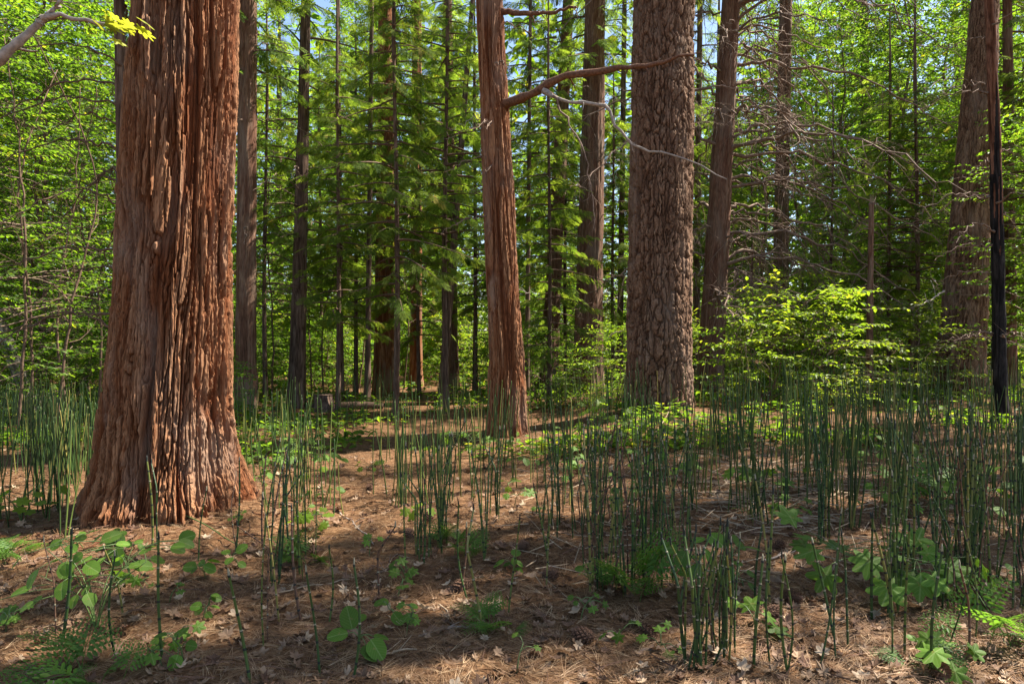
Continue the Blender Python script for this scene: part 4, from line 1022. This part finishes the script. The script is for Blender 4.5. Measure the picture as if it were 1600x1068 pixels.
def dry_leaves():
    r = np.random.default_rng(37); n = 3000
    x, y = litter_xy(r, n, 2.5, 10); order = np.argsort(y); x, y = x[order], y[order]
    ms = []
    for k in range(9):
        V, f = DL[k % 3]; ms.append(mesh('fallen_leaf', V, f, M['dry_leaf'], None, {'rnd': np.full(len(V), (k + .5) / 9)}))
    for i in range(230):
        o = obj('fallen_leaf', ms[i % 9], None, (x[i], y[i], float(gfull(x[i], y[i])) + .012), (r.normal() * .3, r.normal() * .3, r.uniform(0, 6.3)), r.uniform(.045, .085))
        tag(o, 'curled dry tan leaf lying on the brown pine needles', 'fallen leaf', 'dry leaves on the needles')
    mb = MB(); x, y = x[230:], y[230:]; m_ = len(x); L = np.stack([x, y, gfull(x, y) + .012], -1); fr = flat_frames(r, m_, .085, .25, (.5, 1.2))
    for k in range(3): mb.scatter(*DL[k], fr[k::3], L[k::3], 0, r.random(len(L[k::3])))
    tag(obj('leaf_litter', mb.build('leaf_litter', [M['dry_leaf']])), 'scattered small dry leaves farther back on the forest floor', 'leaf litter', None, 'stuff')
dry_leaves()
def cone_mesh(seed):
    r = np.random.default_rng(seed); mb = MB(); core = MB()
    zs = np.linspace(-.5, .5, 7); mb.tube(np.stack([zs, 0 * zs, 0 * zs], -1), .17 * np.sqrt(np.maximum(1 - (zs * 1.9) ** 2, .05)), 7)
    n = 84; i = np.arange(n); t = (i + .5) / n; az = i * 2.39996; xx = t - .5; rad = .30 * np.sin(pi * np.clip(t * .9 + .08, 0, 1)) ** .6
    d = np.stack([.45 + 0 * az, np.cos(az), np.sin(az)], -1); L = np.stack([xx - .05, np.cos(az) * rad * .3, np.sin(az) * rad * .3], -1)
    Zup = np.stack([1 + 0 * az, -.4 * np.cos(az), -.4 * np.sin(az)], -1)
    V = np.array([[0, -.05, 0], [0, .05, 0], [.75, .17, .03], [1, 0, .10], [.75, -.17, .03], [.7, 0, -.08]]); f3 = np.array([[2, 3, 5], [3, 4, 5], [1, 2, 5], [0, 5, 4], [0, 1, 5]]); f5 = np.array([[0, 4, 3, 2, 1]])
    mb.scatter(V, [f3, f5], frames(d, Zup, np.zeros(n), rad * 1.15 + .03), L)
    return mb.build('pine_cone', M['cone'])
def flakes():
    r = np.random.default_rng(61); ms = []
    for k in range(4):
        n = 7; V = []; 
        for i in range(n):
            t = i / (n - 1); w_ = .12 * (1 - (2 * t - 1) ** 4 * .8) * r.uniform(.7, 1.2)
            for y_, z_ in ((-w_, 0), (w_ * .2, .05 * r.uniform(.6, 1.4)), (w_, 0), (0, -.03)): V.append([t - .5, y_ + .03 * r.normal(), z_ + .06 * (2 * t - 1) ** 2])
        q = [[i * 4 + j, i * 4 + (j + 1) % 4, i * 4 + 4 + (j + 1) % 4, i * 4 + 4 + j] for i in range(n - 1) for j in range(4)] + [[3, 2, 1, 0], [4 * n - 4, 4 * n - 3, 4 * n - 2, 4 * n - 1]]
        ms.append(mesh('bark_flake', np.array(V), [np.array(q)], M['cedar'], None, {'h': np.clip(.6 + .3 * r.normal(size=len(V)), 0, 1)}))
    for i in range(44):
        a_ = r.uniform(-pi, 0.35); q = r.uniform(.80, 1.35); x, y = -2.97 + q * math.cos(a_), 5.9 + q * math.sin(a_)
        o = obj('bark_flake', ms[i % 4], None, (x, y, float(gfull(x, y)) + .012), (r.normal() * .15, r.normal() * .15, r.uniform(0, 6.3)), r.uniform(.06, .22))
        tag(o, 'red-brown flake of shed bark lying round the massive cedar foot', 'bark flake', 'bark flakes round the massive cedar')
flakes()
CONES = [cone_mesh(1), cone_mesh(2)]
for i, (u, v) in enumerate(((861, 902), (911, 1003), (819, 862), (720, 922), (670, 810), (577, 768), (1237, 946), (1210, 976), (1215, 860), (1468, 1062), (1470, 786), (1012, 990), (640, 838))):
    p = at(u, v); o = obj('pine_cone', CONES[i % 2], None, (p[0], p[1], float(gfull(p[0], p[1])) + .032), (rp.uniform(0, 6), rp.normal() * .3, rp.uniform(0, 6.3)), rp.uniform(.10, .13))
    tag(o, 'open brown pine cone lying on the needle litter', 'pine cone', 'pine cones on the floor')
def stick(label, uv0, uv1, r0, seed, matn='twig', lift=.01, lift1=None):
    a_, b_ = at(*uv0), at(*uv1); r = np.random.default_rng(seed); pts = [a_ + (b_ - a_) * t for t in np.linspace(0, 1, 7)]
    for i, q in enumerate(pts): q[2] = float(gfull(q[0], q[1])) + lift + ((lift1 or lift) - lift) * i / 6; q[:2] += r.normal(size=2) * .012
    base = pts[0].copy(); path = smooth_path(np.array(pts) - base, 16, r, .002); rad = np.linspace(r0, r0 * .5, 16); mb = MB(); mb.tube(path, rad, 6); twigs_on(mb, path, rad, r, 3, .15, .0)
    tag(obj('fallen_branch', mb.build('fallen_branch', M[matn], True), None, base), label, 'branch')
stick('thin grey stick lying along the path in the sun patch', (530, 800), (585, 850), .008, 1, 'grey_limb')
stick('long thin twig crossing the needles under the round leaved seedling', (20, 880), (100, 870), .007, 2)
stick('green-grey fallen stem lying in front of the cedar foot', (190, 780), (390, 862), .007, 3, 'stem_green', .10, .02)
stick('pale straight stick on shaded needles below the lone short stem', (575, 1035), (650, 1015), .008, 4, 'straw')
stick('short orange-brown stick standing out on shaded path needles', (690, 945), (716, 988), .006, 5, 'straw')
stick('pale fallen straw leaning before the foot of the plated pine', (1020, 690), (1048, 660), .010, 6, 'straw', .02, .25)
stick('dark forked stick beside the big maple seedling', (1290, 905), (1320, 870), .009, 7)
stick('grey stick lying by the small feathery fern', (660, 990), (740, 975), .008, 8, 'grey_limb')
stick('thin branch lying below the seedling in the path middle', (590, 900), (620, 870), .006, 9)
stick('crooked branch lying beside the lone pine cone in shade', (1000, 1020), (1090, 1000), .010, 10)
stick('long dry stalk lying across the needles beside the path horsetails', (400, 935), (560, 905), .005, 11, 'straw')
stick('grey branch lying at the edge of crowded horsetails', (1190, 880), (1260, 850), .008, 12, 'grey_limb')
def straw():
    r = np.random.default_rng(41); n = 900; c = at(1205, 765); mb = MB()
    x = np.concatenate([c[0] + r.normal(size=n // 2) * .55, r.uniform(.2, .75, n - n // 2) * 8]); y = np.concatenate([c[1] + r.normal(size=n // 2) * .7, r.uniform(4.2, 9.5, n - n // 2)])
    x[n // 2:] = r.uniform(.0, .72, n - n // 2) * y[n // 2:]
    L = np.stack([x, y, gfull(x, y) + r.uniform(.005, .06, n)], -1)
    V = np.array([[0, -.011, 0], [0, .011, 0], [0, 0, .018], [1, -.009, 0], [1, .009, 0], [1, 0, .014]]); Q = np.array([[0, 3, 4, 1], [1, 4, 5, 2], [2, 5, 3, 0]])
    mb.scatter(V, [Q], flat_frames(r, n, .30, .12, (.4, 1.3)), L, 0)
    tag(obj('straw_litter', mb.build('straw_litter', [M['straw']])), 'pale dead horsetail straw heaped among the living stems', 'straw', None, 'stuff')
straw()
def twig_litter():
    r = np.random.default_rng(43); n = 1300; x, y = litter_xy(r, n, 2.5, 11); mb = MB()
    V = np.array([[0, -.018, 0], [0, .018, 0], [0, 0, .03], [.5, .03, .01], [.5, .06, .01], [.5, .045, .035], [1, -.008, 0], [1, .008, 0], [1, 0, .014]])
    Q = np.array([[0, 3, 4, 1], [1, 4, 5, 2], [2, 5, 3, 0], [3, 6, 7, 4], [4, 7, 8, 5], [5, 8, 6, 3]])
    mb.scatter(V, [Q], flat_frames(r, n, .15, .12, (.3, 1.5)), np.stack([x, y, gfull(x, y) + r.uniform(.002, .02, n)], -1), 0)
    tag(obj('twig_litter', mb.build('twig_litter', [M['cone']])), 'dark broken twigs scattered through the needle litter', 'twigs', None, 'stuff')
twig_litter()
def stump():
    p = at(505, 642); root = thing('stump', 'low dark mossy stump at the far end of the path', 'stump', p)
    obj('body', trunk_mesh(.17, .02, .36, .38, 'rough', M['far_bark'], 60, 50, .05, 191, (0, 0), flare=.5, flare_h=.2, but=.3), root)
    a_ = p + [.5, .25, .22]; base = np.array(p); mb = MB(); pts = smooth_path(np.array([p + [.3, .3, .07], p + [.8, .4, .09], p + [1.2, .5, .06]]) - base, 14); mb.tube(pts, np.linspace(.10, .07, 14), 12)
    tag(obj('fallen_log', mb.build('fallen_log', M['limb'], True), None, p), 'short fallen log lying against the low mossy stump', 'log')
stump()
print('TRIS', sum(len(m_.polygons) * 2 for m_ in bpy.data.meshes), 'OBJ', len(bpy.data.objects))
